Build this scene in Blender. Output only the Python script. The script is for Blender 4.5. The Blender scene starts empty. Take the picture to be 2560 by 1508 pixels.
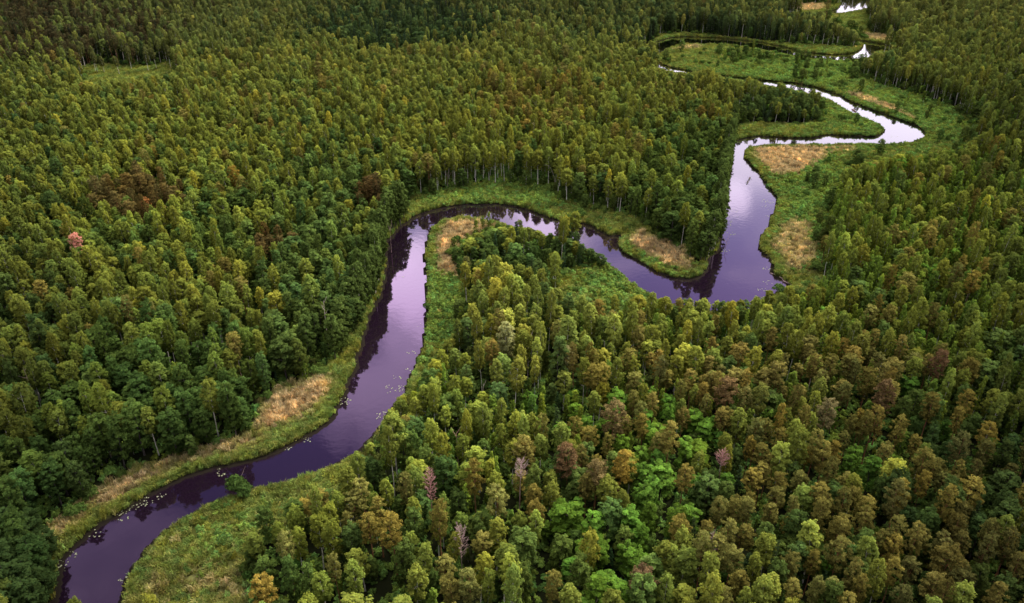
import bpy, bmesh, math, random
import numpy as np
from mathutils import Vector, Matrix, Euler

SEED = 11
rng = np.random.default_rng(SEED)
random.seed(SEED)
R = math.radians
scene = bpy.context.scene
COL = scene.collection

# ------------------------------------------------------------------ camera
W, Hh = 2560.0, 1508.0
F = 2050.0
CAMZ = 150.0
PITCH = R(30.4)
cam_d = bpy.data.cameras.new('camera')
cam = bpy.data.objects.new('camera', cam_d)
COL.objects.link(cam)
cam.location = (0, 0, CAMZ)
cam.rotation_euler = (math.pi / 2 - PITCH, 0, 0)
cam_d.sensor_width = 36.0
cam_d.lens = F / W * 36.0
cam_d.clip_start = 1.0
cam_d.clip_end = 20000.0
scene.camera = cam
cp, sp = math.cos(PITCH), math.sin(PITCH)


def G(px, py, h=0.0):
    """survey point: where the sight line through a photo pixel meets height h (metres)"""
    u = (px - W / 2) / F
    v = (py - Hh / 2) / F
    dx, dy, dz = u, cp - v * sp, -sp - v * cp
    t = (CAMZ - h) / -dz
    return (dx * t, dy * t)


def proj(x, y, z):
    x = np.asarray(x, float); y = np.asarray(y, float); z = np.asarray(z, float) - CAMZ
    depth = y * cp - z * sp
    vv = -(y * sp + z * cp)
    return W / 2 + F * x / depth, Hh / 2 + F * vv / depth, depth


def poly(pts):
    return np.array([G(*p) for p in pts])


def inside(P, poly_):
    x, y = P[:, 0], P[:, 1]
    res = np.zeros(len(P), bool)
    x0, y0 = poly_.min(0); x1, y1 = poly_.max(0)
    m = (x >= x0) & (x <= x1) & (y >= y0) & (y <= y1)
    if not m.any():
        return res
    xs, ys = x[m], y[m]
    r = np.zeros(len(xs), bool)
    n = len(poly_)
    for i in range(n):
        ax, ay = poly_[i]; bx, by = poly_[(i + 1) % n]
        c = ((ay > ys) != (by > ys))
        if c.any():
            xi = (bx - ax) * (ys - ay) / (by - ay + 1e-12) + ax
            r ^= c & (xs < xi)
    res[m] = r
    return res


def seg_dist(P, poly_, maxd=1e9):
    """unsigned distance of points to a closed outline"""
    d = np.full(len(P), maxd)
    x0, y0 = poly_.min(0); x1, y1 = poly_.max(0)
    n = len(poly_)
    for i in range(n):
        a = poly_[i]; b = poly_[(i + 1) % n]
        pad = 30.0
        m = ((P[:, 0] > min(a[0], b[0]) - pad) & (P[:, 0] < max(a[0], b[0]) + pad)
             & (P[:, 1] > min(a[1], b[1]) - pad) & (P[:, 1] < max(a[1], b[1]) + pad))
        if not m.any():
            continue
        q = P[m]
        ab = b - a
        t = np.clip(((q - a) @ ab) / (ab @ ab + 1e-9), 0, 1)
        dd = np.hypot(q[:, 0] - a[0] - t * ab[0], q[:, 1] - a[1] - t * ab[1])
        d[m] = np.minimum(d[m], dd)
    return d


def wobble(x, y, s, seed=0):
    """cheap smooth noise in [-1, 1]"""
    out = np.zeros_like(x, dtype=float)
    r2 = np.random.default_rng(seed + 5)
    amp, tot = 1.0, 0.0
    f = 1.0 / s
    for o in range(4):
        for k in range(3):
            a = r2.uniform(0, 2 * math.pi); ph = r2.uniform(0, 6.28)
            out += amp * np.sin((x * math.cos(a) + y * math.sin(a)) * f * 2 * math.pi * r2.uniform(.7, 1.3) + ph) / 3 * 1.6
        tot += amp
        amp *= .6; f *= 2.1
    return out / tot


# ------------------------------------------------------------------ the river outline (surveyed from the photograph)
river_left = [(100, 1640), (120, 1560), (137, 1508), (147, 1459), (151, 1404), (178, 1383), (205, 1349), (246, 1318), (288, 1296), (322, 1272),
              (363, 1250), (404, 1221), (445, 1203), (479, 1187), (534, 1171), (592, 1164), (640, 1150), (702, 1127), (742, 1106),
              (794, 1079), (839, 1042), (857, 1000), (866, 969), (889, 931), (887, 901), (903, 868), (915, 830), (925, 790), (945, 755),
              (962, 715), (966, 680), (966, 643), (970, 609), (980, 587), (1004, 570), (1022, 553), (1042, 539), (1076, 527), (1115, 517),
              (1166, 511), (1228, 510), (1296, 517), (1342, 534), (1381, 549), (1410, 554), (1455, 559), (1472, 562), (1495, 577),
              (1528, 594), (1550, 588), (1566, 586), (1552, 596), (1540, 606), (1545, 620), (1562, 635), (1600, 657), (1646, 684), (1682, 696), (1724, 700), (1752, 694), (1768, 672),
              (1776, 641), (1800, 620), (1805, 580), (1808, 538), (1813, 496), (1818, 441), (1828, 411), (1830, 380), (1832, 362),
              (1849, 349), (1894, 341), (1954, 345), (2027, 346), (2060, 341), (2076, 336), (2104, 340), (2156, 342), (2197, 342),
              (2215, 332), (2205, 319), (2156, 297), (2116, 279), (2080, 255), (2051, 245), (2003, 232), (1938, 220), (1882, 210),
              (1809, 196), (1740, 190), (1690, 184), (1650, 176), (1620, 165), (1606, 150), (1612, 128), (1640, 106), (1670, 96), (1712, 92), (1801, 96),
              (1894, 105), (1954, 117), (2010, 131), (2080, 138), (2130, 135), (2150, 126), (2160, 114), (2150, 108), (2108, 103), (2056, 94), (1983, 80), (1950, 68),
              (1960, 52), (2010, 40), (2072, 29), (2096, 23), (2104, 10), (2095, -5), (2060, -30)]
river_right = [(2240, -30), (2185, -5), (2176, 10), (2172, 22), (2132, 31), (2076, 38), (2035, 46), (1995, 58), (1985, 68), (2010, 76),
               (2068, 88), (2118, 98), (2165, 104), (2215, 112), (2240, 124), (2215, 131), (2190, 133), (2172, 145), (2150, 153), (2100, 155), (2035, 151), (1990, 145),
               (1940, 134), (1890, 124), (1840, 117), (1790, 113), (1724, 113), (1690, 117), (1665, 125), (1645, 138), (1641, 154), (1663, 167), (1704, 175), (1776, 188), (1841, 194),
               (1898, 201), (1995, 209), (2047, 221), (2088, 235), (2136, 260), (2181, 276), (2237, 296), (2294, 316), (2314, 332),
               (2308, 344, 1), (2278, 356, 1), (2197, 360, 1), (2132, 358, 1), (2067, 360, 1), (1954, 362, 1), (1909, 363, 1), (1876, 370), (1860, 378), (1858, 389),
               (1870, 408), (1894, 432), (1918, 468), (1940, 492), (1940, 514), (1928, 538), (1921, 559), (1909, 583), (1894, 606),
               (1894, 623), (1923, 647), (1935, 672), (1926, 683), (1950, 700), (1985, 718), (1940, 735), (1900, 762), (1850, 784),
               (1765, 786), (1690, 768), (1640, 742, 1), (1582, 706, 1), (1539, 669, 1), (1520, 658, 1), (1497, 641, 1), (1478, 626, 1), (1440, 612, 1), (1381, 592, 1),
               (1336, 577, 1), (1291, 565, 1), (1251, 557, 1), (1209, 545, 1), (1166, 541, 1), (1126, 543, 1), (1109, 553), (1087, 564), (1072, 581), (1066, 615),
               (1062, 649), (1063, 677), (1069, 723), (1064, 750), (1067, 779), (1061, 828), (1064, 868), (1051, 884), (1042, 909), (1023, 941, 1),
               (1006, 986, 1), (982, 1012, 1), (954, 1056, 1), (920, 1102, 1), (880, 1134, 1), (826, 1158, 1), (794, 1175, 1), (725, 1199, 1), (678, 1207, 1),
               (630, 1221, 1), (575, 1238, 1), (524, 1252, 1), (486, 1269, 1), (445, 1296, 1), (411, 1324, 1), (377, 1355, 1), (346, 1389, 1), (325, 1424, 1),
               (307, 1474, 1), (305, 1508, 1), (295, 1560), (270, 1640)]
RIVER = poly(river_left + river_right)


def resample(p, step):
    out = []
    n = len(p)
    for i in range(n):
        a = p[i]; b = p[(i + 1) % n]
        k = max(1, int(np.hypot(*(b - a)) / step))
        for j in range(k):
            out.append(a + (b - a) * j / k)
    return np.array(out)


def smooth_closed(p, it):
    p = p.copy()
    for _ in range(it):
        p = p * .5 + .25 * (np.roll(p, 1, 0) + np.roll(p, -1, 0))
    return p


RIVER = smooth_closed(resample(RIVER, 2.0), 2)
# ragged bank line
nrm = np.roll(RIVER, -1, 0) - np.roll(RIVER, 1, 0)
nrm = np.stack([nrm[:, 1], -nrm[:, 0]], 1) / (np.hypot(nrm[:, 0], nrm[:, 1])[:, None] + 1e-6)
RIVER = RIVER + nrm * (wobble(RIVER[:, 0], RIVER[:, 1], 11, 3) * .8)[:, None]

# ------------------------------------------------------------------ open ground (no forest)
OPEN_RAW = [
    # reed strip on the lower left bank
    [(150, 1410), (118, 1378), (103, 1352), (120, 1325), (171, 1291), (222, 1246), (260, 1219), (325, 1185), (370, 1164), (435, 1150), (493, 1127),
     (534, 1118), (575, 1103), (630, 1079), (647, 1058), (650, 1004), (709, 969), (770, 945), (814, 921), (851, 893), (863, 852), (885, 824), (925, 800),
     (925, 900), (905, 960), (860, 1050), (700, 1150), (540, 1190), (370, 1270), (190, 1385)],
    # grass and reeds on the right bank inside the big bend
    [(1060, 560), (1090, 540), (1180, 530), (1300, 556), (1300, 572), (1230, 574), (1180, 592), (1152, 614), (1142, 650), (1152, 700), (1174, 730), (1168, 790, 2), (1136, 805, 7),
     (1128, 850, 11), (1098, 862, 11), (1078, 905, 11), (1026, 968, 11), (978, 1015, 11), (950, 1060, 9), (940, 1080), (980, 1010), (1030, 920), (1050, 870), (1050, 700)],
    # meadow at the neck of the peninsula
    [(1375, 692), (1430, 674), (1490, 657), (1525, 660), (1560, 680), (1600, 715), (1640, 745), (1690, 775), (1650, 752, 12), (1560, 738, 12), (1500, 748, 12), (1430, 742, 12), (1380, 724, 12)],
    # outer bank of the big bend
    [(1000, 545), (1010, 510), (1036, 490), (1109, 483), (1141, 472), (1183, 462), (1268, 461), (1330, 469), (1381, 476), (1395, 494), (1427, 511), (1466, 514), (1523, 528),
     (1565, 542), (1600, 553), (1627, 568), (1642, 592), (1670, 608), (1727, 626), (1733, 668), (1756, 676), (1750, 700), (1680, 700), (1600, 665), (1550, 625), (1470, 570), (1300, 530), (1120, 530)],
    # meadow right of the upper bend
    [(1850, 385), (1870, 366), (2132, 352), (2320, 340), (2432, 352), (2380, 378, 8), (2200, 398, 9), (2110, 425, 9), (2096, 470, 6), (2075, 500, 6), (2061, 562, 6), (2050, 620, 6),
     (2064, 653, 6), (2076, 683, 6), (2030, 720, 6), (1990, 745, 9), (1925, 765, 9), (1890, 770), (1960, 730), (1880, 610), (1920, 500)],
    # scrub between river and the right hand forest
    [(1995, 205), (2010, 152), (2130, 158), (2144, 186), (2205, 218), (2262, 230), (2310, 243), (2343, 259), (2383, 270), (2440, 311), (2470, 326), (2432, 356), (2320, 350), (2290, 315),
     (2180, 275), (2080, 235)],
    # point of the next meander
    [(1815, 352), (1822, 322), (1865, 310), (1922, 310), (1978, 314), (2047, 306), (2053, 285), (2040, 250), (2080, 255), (2160, 297), (2220, 330), (2190, 345), (2100, 343), (1950, 348)],
    # island meadow of the far loop
    [(1640, 150), (1650, 125), (1690, 112), (1790, 110), (1890, 121), (1990, 142), (2100, 152), (2160, 152), (2140, 186), (2080, 230), (1995, 212), (1841, 198), (1704, 178)],
    # reed strip above the far loop
    [(1610, 125), (1640, 88), (1720, 84), (1800, 93), (1900, 104), (1980, 112), (2100, 118), (2170, 124), (2170, 138), (2100, 146), (1990, 138), (1900, 118), (1700, 104)],
    # far banks near the top
    [(2030, 45), (2135, 28), (2178, 26), (2174, 60), (2182, 85), (2245, 98), (2250, 122), (2165, 110), (2135, 78), (2085, 58)],
    [(1965, 24), (1990, 12), (2060, 10), (2106, 14), (2070, 32), (2000, 42)],
    # far clearing at the left
    [(196, 172), (225, 166), (259, 160), (323, 166), (380, 166), (437, 154), (455, 158), (430, 182, 16), (364, 192, 16), (303, 202, 16), (210, 204, 16)],
    # meadow on the right bank at the bottom
    [(300, 1530), (310, 1430), (420, 1310), (560, 1235), (690, 1195), (800, 1168), (880, 1130), (940, 1085, 9), (880, 1155, 11), (800, 1228, 11), (690, 1268, 11), (638, 1276, 11), (614, 1342, 9),
     (604, 1428, 7), (622, 1508, 7), (610, 1640, 7), (290, 1640)],
]
OPEN = [poly(p) for p in OPEN_RAW]
# the stretches of bank that trees hide in the photograph
river_seen_left = [p[:2] for p in river_left]
river_seen_right = [p[:2] for p in river_right]
HIDDEN_PX = [[(1600, 722), (1640, 746), (1760, 757), (1850, 757), (1900, 752), (1950, 728), (1990, 720), (1990, 800), (1600, 800)],
             [(1395, 535), (1450, 535), (1450, 640), (1395, 640)],
             [(1560, 95), (1650, 95), (1650, 182), (1560, 190)],
             [(1620, 185), (1800, 185), (1800, 215), (1620, 215)],
             [(1690, 190), (1780, 172), (1800, 200), (1690, 230)],
             [(1860, 40), (2060, 30), (2068, 44), (2000, 70), (1980, 90), (1860, 90)],
             [(1865, 195), (1900, 205), (1900, 220), (1860, 215)], [(1945, 205), (1965, 215), (1965, 235), (1940, 230)],
             [(2030, 225), (2050, 235), (2050, 250), (2020, 245)]]
TAN = [(poly(p), s) for p, s in [
    ([(650, 1005), (700, 978), (800, 938), (838, 955), (825, 1000), (775, 1040), (700, 1068), (640, 1090), (650, 1040)], 1.0),
    ([(120, 1330), (171, 1295), (225, 1262), (235, 1290), (190, 1340), (140, 1370)], .9),
    ([(222, 1250), (330, 1190), (440, 1155), (530, 1122), (640, 1088), (660, 1100), (570, 1154), (440, 1206), (330, 1256), (240, 1312)], .9),
    ([(1072, 600), (1095, 565), (1130, 542), (1180, 540), (1250, 556), (1320, 574), (1330, 590), (1230, 580), (1180, 594), (1150, 618), (1146, 660), (1155, 695), (1085, 695)], .95),
    ([(1545, 600), (1600, 585), (1640, 598), (1725, 635), (1730, 675), (1660, 676), (1605, 645)], .95),
    ([(1872, 378), (1920, 366), (2070, 364), (2060, 398), (2000, 442), (1930, 440), (1895, 410)], 1.0),
    ([(2060, 366), (2160, 362), (2130, 385), (2060, 395)], .5),
    ([(1915, 590), (1960, 548), (2025, 560), (2045, 640), (2025, 692), (1955, 684), (1908, 640)], .6),
    ([(2090, 235), (2140, 252), (2240, 288), (2318, 330), (2330, 322), (2240, 272), (2140, 234)], .75),
    ([(430, 1335), (445, 1300), (472, 1296), (470, 1325), (440, 1355)], .95),
    ([(300, 1508), (310, 1420), (350, 1400), (400, 1430), (420, 1508)], .45),
    ([(480, 1430), (620, 1420), (620, 1508), (450, 1508)], .4),
    ([(2160, 87), (2222, 90), (2222, 104), (2165, 102)], .9),
    ([(1975, 13), (2060, 12), (2060, 27), (1985, 30)], .9),
    ([(1690, 116), (1760, 114), (1750, 125), (1680, 128)], .6),
    ([(2010, 128), (2160, 150), (2140, 156), (2000, 146)], .5),
]]


# ------------------------------------------------------------------ node helpers
def new_mat(name):
    m = bpy.data.materials.new(name); m.use_nodes = True
    nt = m.node_tree
    for n in list(nt.nodes):
        nt.nodes.remove(n)
    out = nt.nodes.new('ShaderNodeOutputMaterial')
    return m, nt, out


def N(nt, typ, **kw):
    n = nt.nodes.new(typ)
    for k, v in kw.items():
        if k == 'op':
            n.operation = v
        elif k.startswith('i_'):
            n.inputs[int(k[2:])].default_value = v
        else:
            setattr(n, k, v)
    return n


def mul(nt, a, b):
    n = nt.nodes.new('ShaderNodeMix'); n.data_type = 'RGBA'; n.blend_type = 'MULTIPLY'
    n.inputs[0].default_value = 1.0
    for s, v in ((n.inputs[6], a), (n.inputs[7], b)):
        if isinstance(v, bpy.types.NodeSocket):
            nt.links.new(v, s)
        else:
            s.default_value = v
    return n.outputs[2]


def mixc(nt, f, a, b):
    n = nt.nodes.new('ShaderNodeMix'); n.data_type = 'RGBA'
    for s, v in ((n.inputs[0], f), (n.inputs[6], a), (n.inputs[7], b)):
        if isinstance(v, bpy.types.NodeSocket):
            nt.links.new(v, s)
        else:
            s.default_value = v
    return n.outputs[2]


def leaf_material(name, trans=.25, warm=(1.15, 1.1, .55, 1)):
    m, nt, out = new_mat(name)
    tint = N(nt, 'ShaderNodeAttribute', attribute_type='INSTANCER', attribute_name='tint')
    lf = N(nt, 'ShaderNodeAttribute', attribute_type='GEOMETRY', attribute_name='leafvar')
    c = mul(nt, tint.outputs['Color'], lf.outputs['Color'])
    d = N(nt, 'ShaderNodeBsdfDiffuse'); t = N(nt, 'ShaderNodeBsdfTranslucent')
    nt.links.new(c, d.inputs['Color'])
    ct = mul(nt, c, warm)
    nt.links.new(ct, t.inputs['Color'])
    mx = N(nt, 'ShaderNodeMixShader'); mx.inputs[0].default_value = trans
    nt.links.new(d.outputs[0], mx.inputs[1]); nt.links.new(t.outputs[0], mx.inputs[2])
    nt.links.new(mx.outputs[0], out.inputs[0])
    return m


def bark_material(name, c1, c2, scale, stretch=.25, lo=.45, hi=.6):
    m, nt, out = new_mat(name)
    tc = N(nt, 'ShaderNodeTexCoord'); mp = N(nt, 'ShaderNodeMapping')
    mp.inputs['Scale'].default_value = (1, 1, stretch)
    nt.links.new(tc.outputs['Object'], mp.inputs[0])
    nz = N(nt, 'ShaderNodeTexNoise'); nz.inputs['Scale'].default_value = scale; nz.inputs['Detail'].default_value = 3
    nt.links.new(mp.outputs[0], nz.inputs['Vector'])
    rp = N(nt, 'ShaderNodeMapRange'); rp.inputs[1].default_value = lo; rp.inputs[2].default_value = hi
    nt.links.new(nz.outputs['Fac'], rp.inputs[0])
    c = mixc(nt, rp.outputs[0], (*c1, 1), (*c2, 1))
    d = N(nt, 'ShaderNodeBsdfDiffuse')
    nt.links.new(c, d.inputs['Color']); nt.links.new(d.outputs[0], out.inputs[0])
    return m


def flat_material(name, col, rough=.5, noise=.25, scale=6.0, spec=.3):
    m, nt, out = new_mat(name)
    tc = N(nt, 'ShaderNodeTexCoord')
    nz = N(nt, 'ShaderNodeTexNoise'); nz.inputs['Scale'].default_value = scale; nz.inputs['Detail'].default_value = 3
    nt.links.new(tc.outputs['Object'], nz.inputs['Vector'])
    a = tuple(v * (1 - noise) for v in col) + (1,); b = tuple(min(1, v * (1 + noise)) for v in col) + (1,)
    c = mixc(nt, nz.outputs['Fac'], a, b)
    p = N(nt, 'ShaderNodeBsdfPrincipled')
    nt.links.new(c, p.inputs['Base Color'])
    p.inputs['Roughness'].default_value = rough
    p.inputs['Specular IOR Level'].default_value = spec
    nt.links.new(p.outputs[0], out.inputs[0])
    return m


M = {}
M['leaf'] = leaf_material('broad_leaves', .28)
M['needle'] = leaf_material('pine_needles', .12)
M['blade'] = leaf_material('grass_blades', .25, (1.05, 1.05, .9, 1))
M['birch_bark'] = bark_material('birch_bark', (.74, .69, .61), (.24, .2, .17), 3.0, .5, .52, .66)
M['pine_bark'] = bark_material('pine_bark', (.34, .15, .075), (.15, .085, .055), 2.5, .3, .4, .65)
M['alder_bark'] = bark_material('alder_bark', (.13, .115, .10), (.06, .05, .045), 3.0, .3)
M['dead_wood'] = bark_material('bleached_dead_wood', (.44, .31, .28), (.27, .19, .17), 2.5, .3)
M['log_wood'] = bark_material('weathered_log', (.50, .45, .37), (.25, .21, .17), 3.0, 1)


# ------------------------------------------------------------------ mesh builders
def mesh_np(name, verts, faces, mats, leafvar=None, face_mat=None, smooth=False):
    """faces: list of (k x n) index arrays of constant width"""
    me = bpy.data.meshes.new(name)
    loops = np.concatenate([f.ravel() for f in faces]) if faces else np.zeros(0, int)
    tot = np.concatenate([np.full(len(f), f.shape[1]) for f in faces])
    st = np.concatenate([[0], np.cumsum(tot)[:-1]])
    me.vertices.add(len(verts)); me.vertices.foreach_set('co', np.asarray(verts, np.float32).ravel())
    me.loops.add(len(loops)); me.loops.foreach_set('vertex_index', loops.astype(np.int32))
    me.polygons.add(len(tot)); me.polygons.foreach_set('loop_start', st.astype(np.int32))
    me.polygons.foreach_set('loop_total', tot.astype(np.int32))
    if face_mat is not None:
        me.polygons.foreach_set('material_index', np.asarray(face_mat, np.int32))
    if smooth:
        me.polygons.foreach_set('use_smooth', np.ones(len(tot), bool))
    for m in mats:
        me.materials.append(m)
    if leafvar is not None:
        at = me.attributes.new('leafvar', 'FLOAT_COLOR', 'FACE')
        c = np.ones((len(tot), 4), np.float32); c[:, :3] = leafvar
        at.data.foreach_set('color', c.ravel())
    me.update(calc_edges=True)
    return me


def tube(points, radii, sides=6):
    P = np.asarray(points, float); n = len(P)
    T = np.gradient(P, axis=0); T /= np.linalg.norm(T, axis=1)[:, None] + 1e-9
    ref = np.array([1.0, 0.2, 0.0]) if abs(T[0][0]) < .8 else np.array([0, 1.0, .1])
    V = []
    for p, t, r in zip(P, T, radii):
        a = np.cross(t, ref); a /= np.linalg.norm(a) + 1e-9
        b = np.cross(t, a)
        ang = np.arange(sides) * 2 * math.pi / sides
        V.append(p + r * (np.cos(ang)[:, None] * a + np.sin(ang)[:, None] * b))
    V = np.concatenate(V)
    q = []
    for i in range(n - 1):
        for j in range(sides):
            k = (j + 1) % sides
            q.append((i * sides + j, i * sides + k, (i + 1) * sides + k, (i + 1) * sides + j))
    return V, np.array(q)


def merge(parts):
    V, Q, o = [], [], 0
    for v, q in parts:
        V.append(v); Q.append(q + o); o += len(v)
    return np.concatenate(V), np.concatenate(Q)


def unit(r, n):
    d = r.normal(size=(n, 3))
    return d / np.linalg.norm(d, axis=1)[:, None]


def leaves_for(r, clumps, size, centre, out_bias=.55, up=.25, rand=.55, aspect=.75, var=.22, loose=.5):
    # besides the full sprays, thinner ones straggle around them, so that outlines stay ragged
    extra = []
    for c, rad, n, br in clumps:
        k = 2
        for _ in range(k):
            off = unit(r, 1)[0] * np.asarray(rad) * r.uniform(.7, 1.5)
            extra.append((np.asarray(c) + off, tuple(np.asarray(rad) * r.uniform(.45, .9)), int(n * loose / k) + 2, br * r.uniform(.85, 1.15)))
    clumps = list(clumps) + extra
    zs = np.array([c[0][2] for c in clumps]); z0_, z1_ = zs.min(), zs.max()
    clumps = [(c, rad, n, br * (.80 + .42 * ((c[2] - z0_) / (z1_ - z0_ + 1e-6)) ** 1.3)) for c, rad, n, br in clumps]  # top light painted into leaf colour: high sprays lighter, low ones darker
    """small leaf-spray faces filling clumps; clumps: (centre, radii, count, brightness)"""
    V, C = [], []
    for c, rad, n, br in clumps:
        d = unit(r, n)
        d[:, 2] = np.where(d[:, 2] < -.3, -d[:, 2] * .7, d[:, 2])
        rr = r.uniform(.35, 1, (n, 1)) ** .6
        p = np.asarray(c) + d * rr * np.asarray(rad)
        o = p - np.asarray(centre); o /= np.linalg.norm(o, axis=1)[:, None] + 1e-6
        nn = d * out_bias + o * out_bias * .8 + np.array([0, 0, up]) + unit(r, n) * rand
        nn /= np.linalg.norm(nn, axis=1)[:, None] + 1e-6
        a = np.cross(nn, unit(r, n)); a /= np.linalg.norm(a, axis=1)[:, None] + 1e-6
        b = np.cross(nn, a)
        s = size * r.uniform(.65, 1.35, (n, 1))
        bend = nn * s * .18
        V.append(np.stack([p - a * s, p - b * s * aspect + bend, p + a * s, p + b * s * aspect + bend], 1).reshape(-1, 3))
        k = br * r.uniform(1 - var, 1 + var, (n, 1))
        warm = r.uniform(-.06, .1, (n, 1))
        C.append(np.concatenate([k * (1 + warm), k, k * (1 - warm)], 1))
    V = np.concatenate(V); C = np.concatenate(C)
    F4 = np.arange(len(V)).reshape(-1, 4)
    return V, F4, C


def branchy_trunk(r, h, r0, lean, limbs, sides=7, top=.97):
    """tapered bent trunk with limbs; limbs: (height fraction, length, rise)"""
    n = 8
    z = np.linspace(-.3, h * top, n)
    k = z / h
    bx, by = lean
    w1, w2 = r.uniform(-.25, .25, 2)
    pts = np.stack([bx * k ** 2 + w1 * np.sin(k * 5), by * k ** 2 + w2 * np.sin(k * 4 + 1), z], 1)
    rad = r0 * (1 - .86 * np.clip(k, 0, 1)) * np.where(np.arange(n) == 0, 1.35, 1)
    parts = [tube(pts, rad, sides)]
    for f, L, rise in limbs:
        a = r.uniform(0, 2 * math.pi)
        base = np.array([np.interp(f, k, pts[:, i]) for i in range(3)])
        t = np.linspace(0, 1, 4)[:, None]
        d = np.array([math.cos(a), math.sin(a), 0])
        q = base + d * L * t + np.array([0, 0, 1]) * rise * L * t ** 1.5
        rr = r0 * .34 * (1 - f * .5) * (1 - .8 * t[:, 0])
        parts.append(tube(q, rr, 4))
    return merge(parts), pts


def make_birch(seed, h=18.0, rad=2.55, low=.44, spread=1.0):
    r = np.random.default_rng(seed)
    lean = r.uniform(-.8, .8, 2)
    low = low + r.uniform(-.12, .08)
    limbs = [(r.uniform(low - .04, .85), r.uniform(.5, .9) * rad, r.uniform(.5, 1.0)) for _ in range(9)]
    tr, pts = branchy_trunk(r, h, .18, lean, limbs)
    cl = []
    nc = 52
    for i in range(nc):
        # domed umbrella of drooping sprays
        t = (i + .5) / nc
        u = t ** .8
        zz = h * (low + .03 + (.965 - low) * u)
        prof = rad * (min(1, .55 + u * 1.3) if u < .35 else math.sqrt(max(.03, 1 - ((u - .35) / .67) ** 2.2)))
        a = i * 2.4 + r.uniform(-.5, .5)
        rr = prof * r.uniform(.45, .95)
        k = zz / h
        c = (math.cos(a) * rr + lean[0] * k * k, math.sin(a) * rr + lean[1] * k * k, zz - rr * .12)
        s = r.uniform(.7, 1.2) * rad * .25
        cl.append((c, (s, s, s * r.uniform(.9, 1.5)), int(95 * s * s) + 16, r.uniform(.74, 1.26)))
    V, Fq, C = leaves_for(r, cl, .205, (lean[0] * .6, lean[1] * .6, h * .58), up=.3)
    return tr, (V, Fq, C)


def make_alder(seed, h=16.5, rad=3.1, low=.16):
    r = np.random.default_rng(seed)
    lean = r.uniform(-.6, .6, 2)
    limbs = [(r.uniform(low, .8), r.uniform(.5, .95) * rad, r.uniform(.4, .8)) for _ in range(8)]
    tr, pts = branchy_trunk(r, h, .24, lean, limbs)
    cl = []
    nc = 54
    for i in range(nc):
        t = (i + .5) / nc
        zz = h * (low + (.96 - low) * t ** .85)
        u = (zz / h - low) / (1 - low)
        prof = rad * (min(1, u * 2.6 + .45) if u < .4 else math.sqrt(max(.03, 1 - ((u - .4) / .62) ** 2)))
        a = i * 2.4 + r.uniform(-.5, .5)
        rr = prof * r.uniform(.5, .95)
        c = (math.cos(a) * rr + lean[0] * u, math.sin(a) * rr + lean[1] * u, zz)
        s = r.uniform(.75, 1.25) * rad * .26
        cl.append((c, (s, s, s * .75), int(80 * s * s) + 16, r.uniform(.70, 1.28)))
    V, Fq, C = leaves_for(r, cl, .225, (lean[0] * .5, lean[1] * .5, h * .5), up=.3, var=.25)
    return tr, (V, Fq, C)


def make_maple(seed, h=15.0, rad=2.8):
    r = np.random.default_rng(seed)
    lean = r.uniform(-.4, .4, 2)
    limbs = [(r.uniform(.3, .8), r.uniform(.5, .95) * rad, r.uniform(.3, .7)) for _ in range(8)]
    tr, pts = branchy_trunk(r, h, .22, lean, limbs)
    cl = []
    nc = 46
    for i in range(nc):
        # layered tiers of upturned sprays
        tier = i % 5
        zz = h * (.34 + .62 * (tier + r.uniform(0, .7)) / 5)
        u = (zz / h - .3) / .7
        prof = rad * math.sqrt(max(.04, 1 - max(0, (u - .3) / .75) ** 2))
        a = i * 2.4 + r.uniform(-.5, .5)
        rr = prof * r.uniform(.3, 1.0)
        c = (math.cos(a) * rr, math.sin(a) * rr, zz)
        s = r.uniform(.75, 1.2) * rad * .28
        cl.append((c, (s, s, s * .5), int(80 * s * s) + 16, r.uniform(.68, 1.32)))
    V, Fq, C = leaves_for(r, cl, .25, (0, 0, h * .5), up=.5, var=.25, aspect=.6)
    return tr, (V, Fq, C)


def make_pine(seed, h=19.0, rad=2.7, low=.55):
    r = np.random.default_rng(seed)
    lean = r.uniform(-.8, .8, 2)
    limbs = [(low + (.95 - low) * (i + .3) / 13, rad * r.uniform(.55, .95) * (1 - .45 * i / 13), r.uniform(.1, .55)) for i in range(13)]
    limbs += [(r.uniform(.3, low), r.uniform(.4, 1.0), 0) for _ in range(3)]
    tr, pts = branchy_trunk(r, h, .2, lean, limbs)
    cl = []
    nc = 56
    for i in range(nc):
        t = (i + .5) / nc
        zz = h * (low + (.985 - low) * t)
        u = t
        prof = rad * (.55 + .5 * math.sin(min(1, u * 1.5 + .1) * 1.57)) * math.sqrt(max(.05, 1 - max(0, (u - .3) / .72) ** 2.2))
        a = i * 2.4 + r.uniform(-.6, .6)
        rr = prof * r.uniform(.35, 1.0)
        c = (math.cos(a) * rr + lean[0] * (zz / h) ** 2, math.sin(a) * rr + lean[1] * (zz / h) ** 2, zz)
        s = r.uniform(.6, 1.0) * rad * .27
        cl.append((c, (s, s, s * .65), int(75 * s * s) + 18, r.uniform(.66, 1.4)))
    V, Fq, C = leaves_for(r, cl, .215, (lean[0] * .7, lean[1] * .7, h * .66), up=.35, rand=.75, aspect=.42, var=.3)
    return tr, (V, Fq, C)


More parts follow.
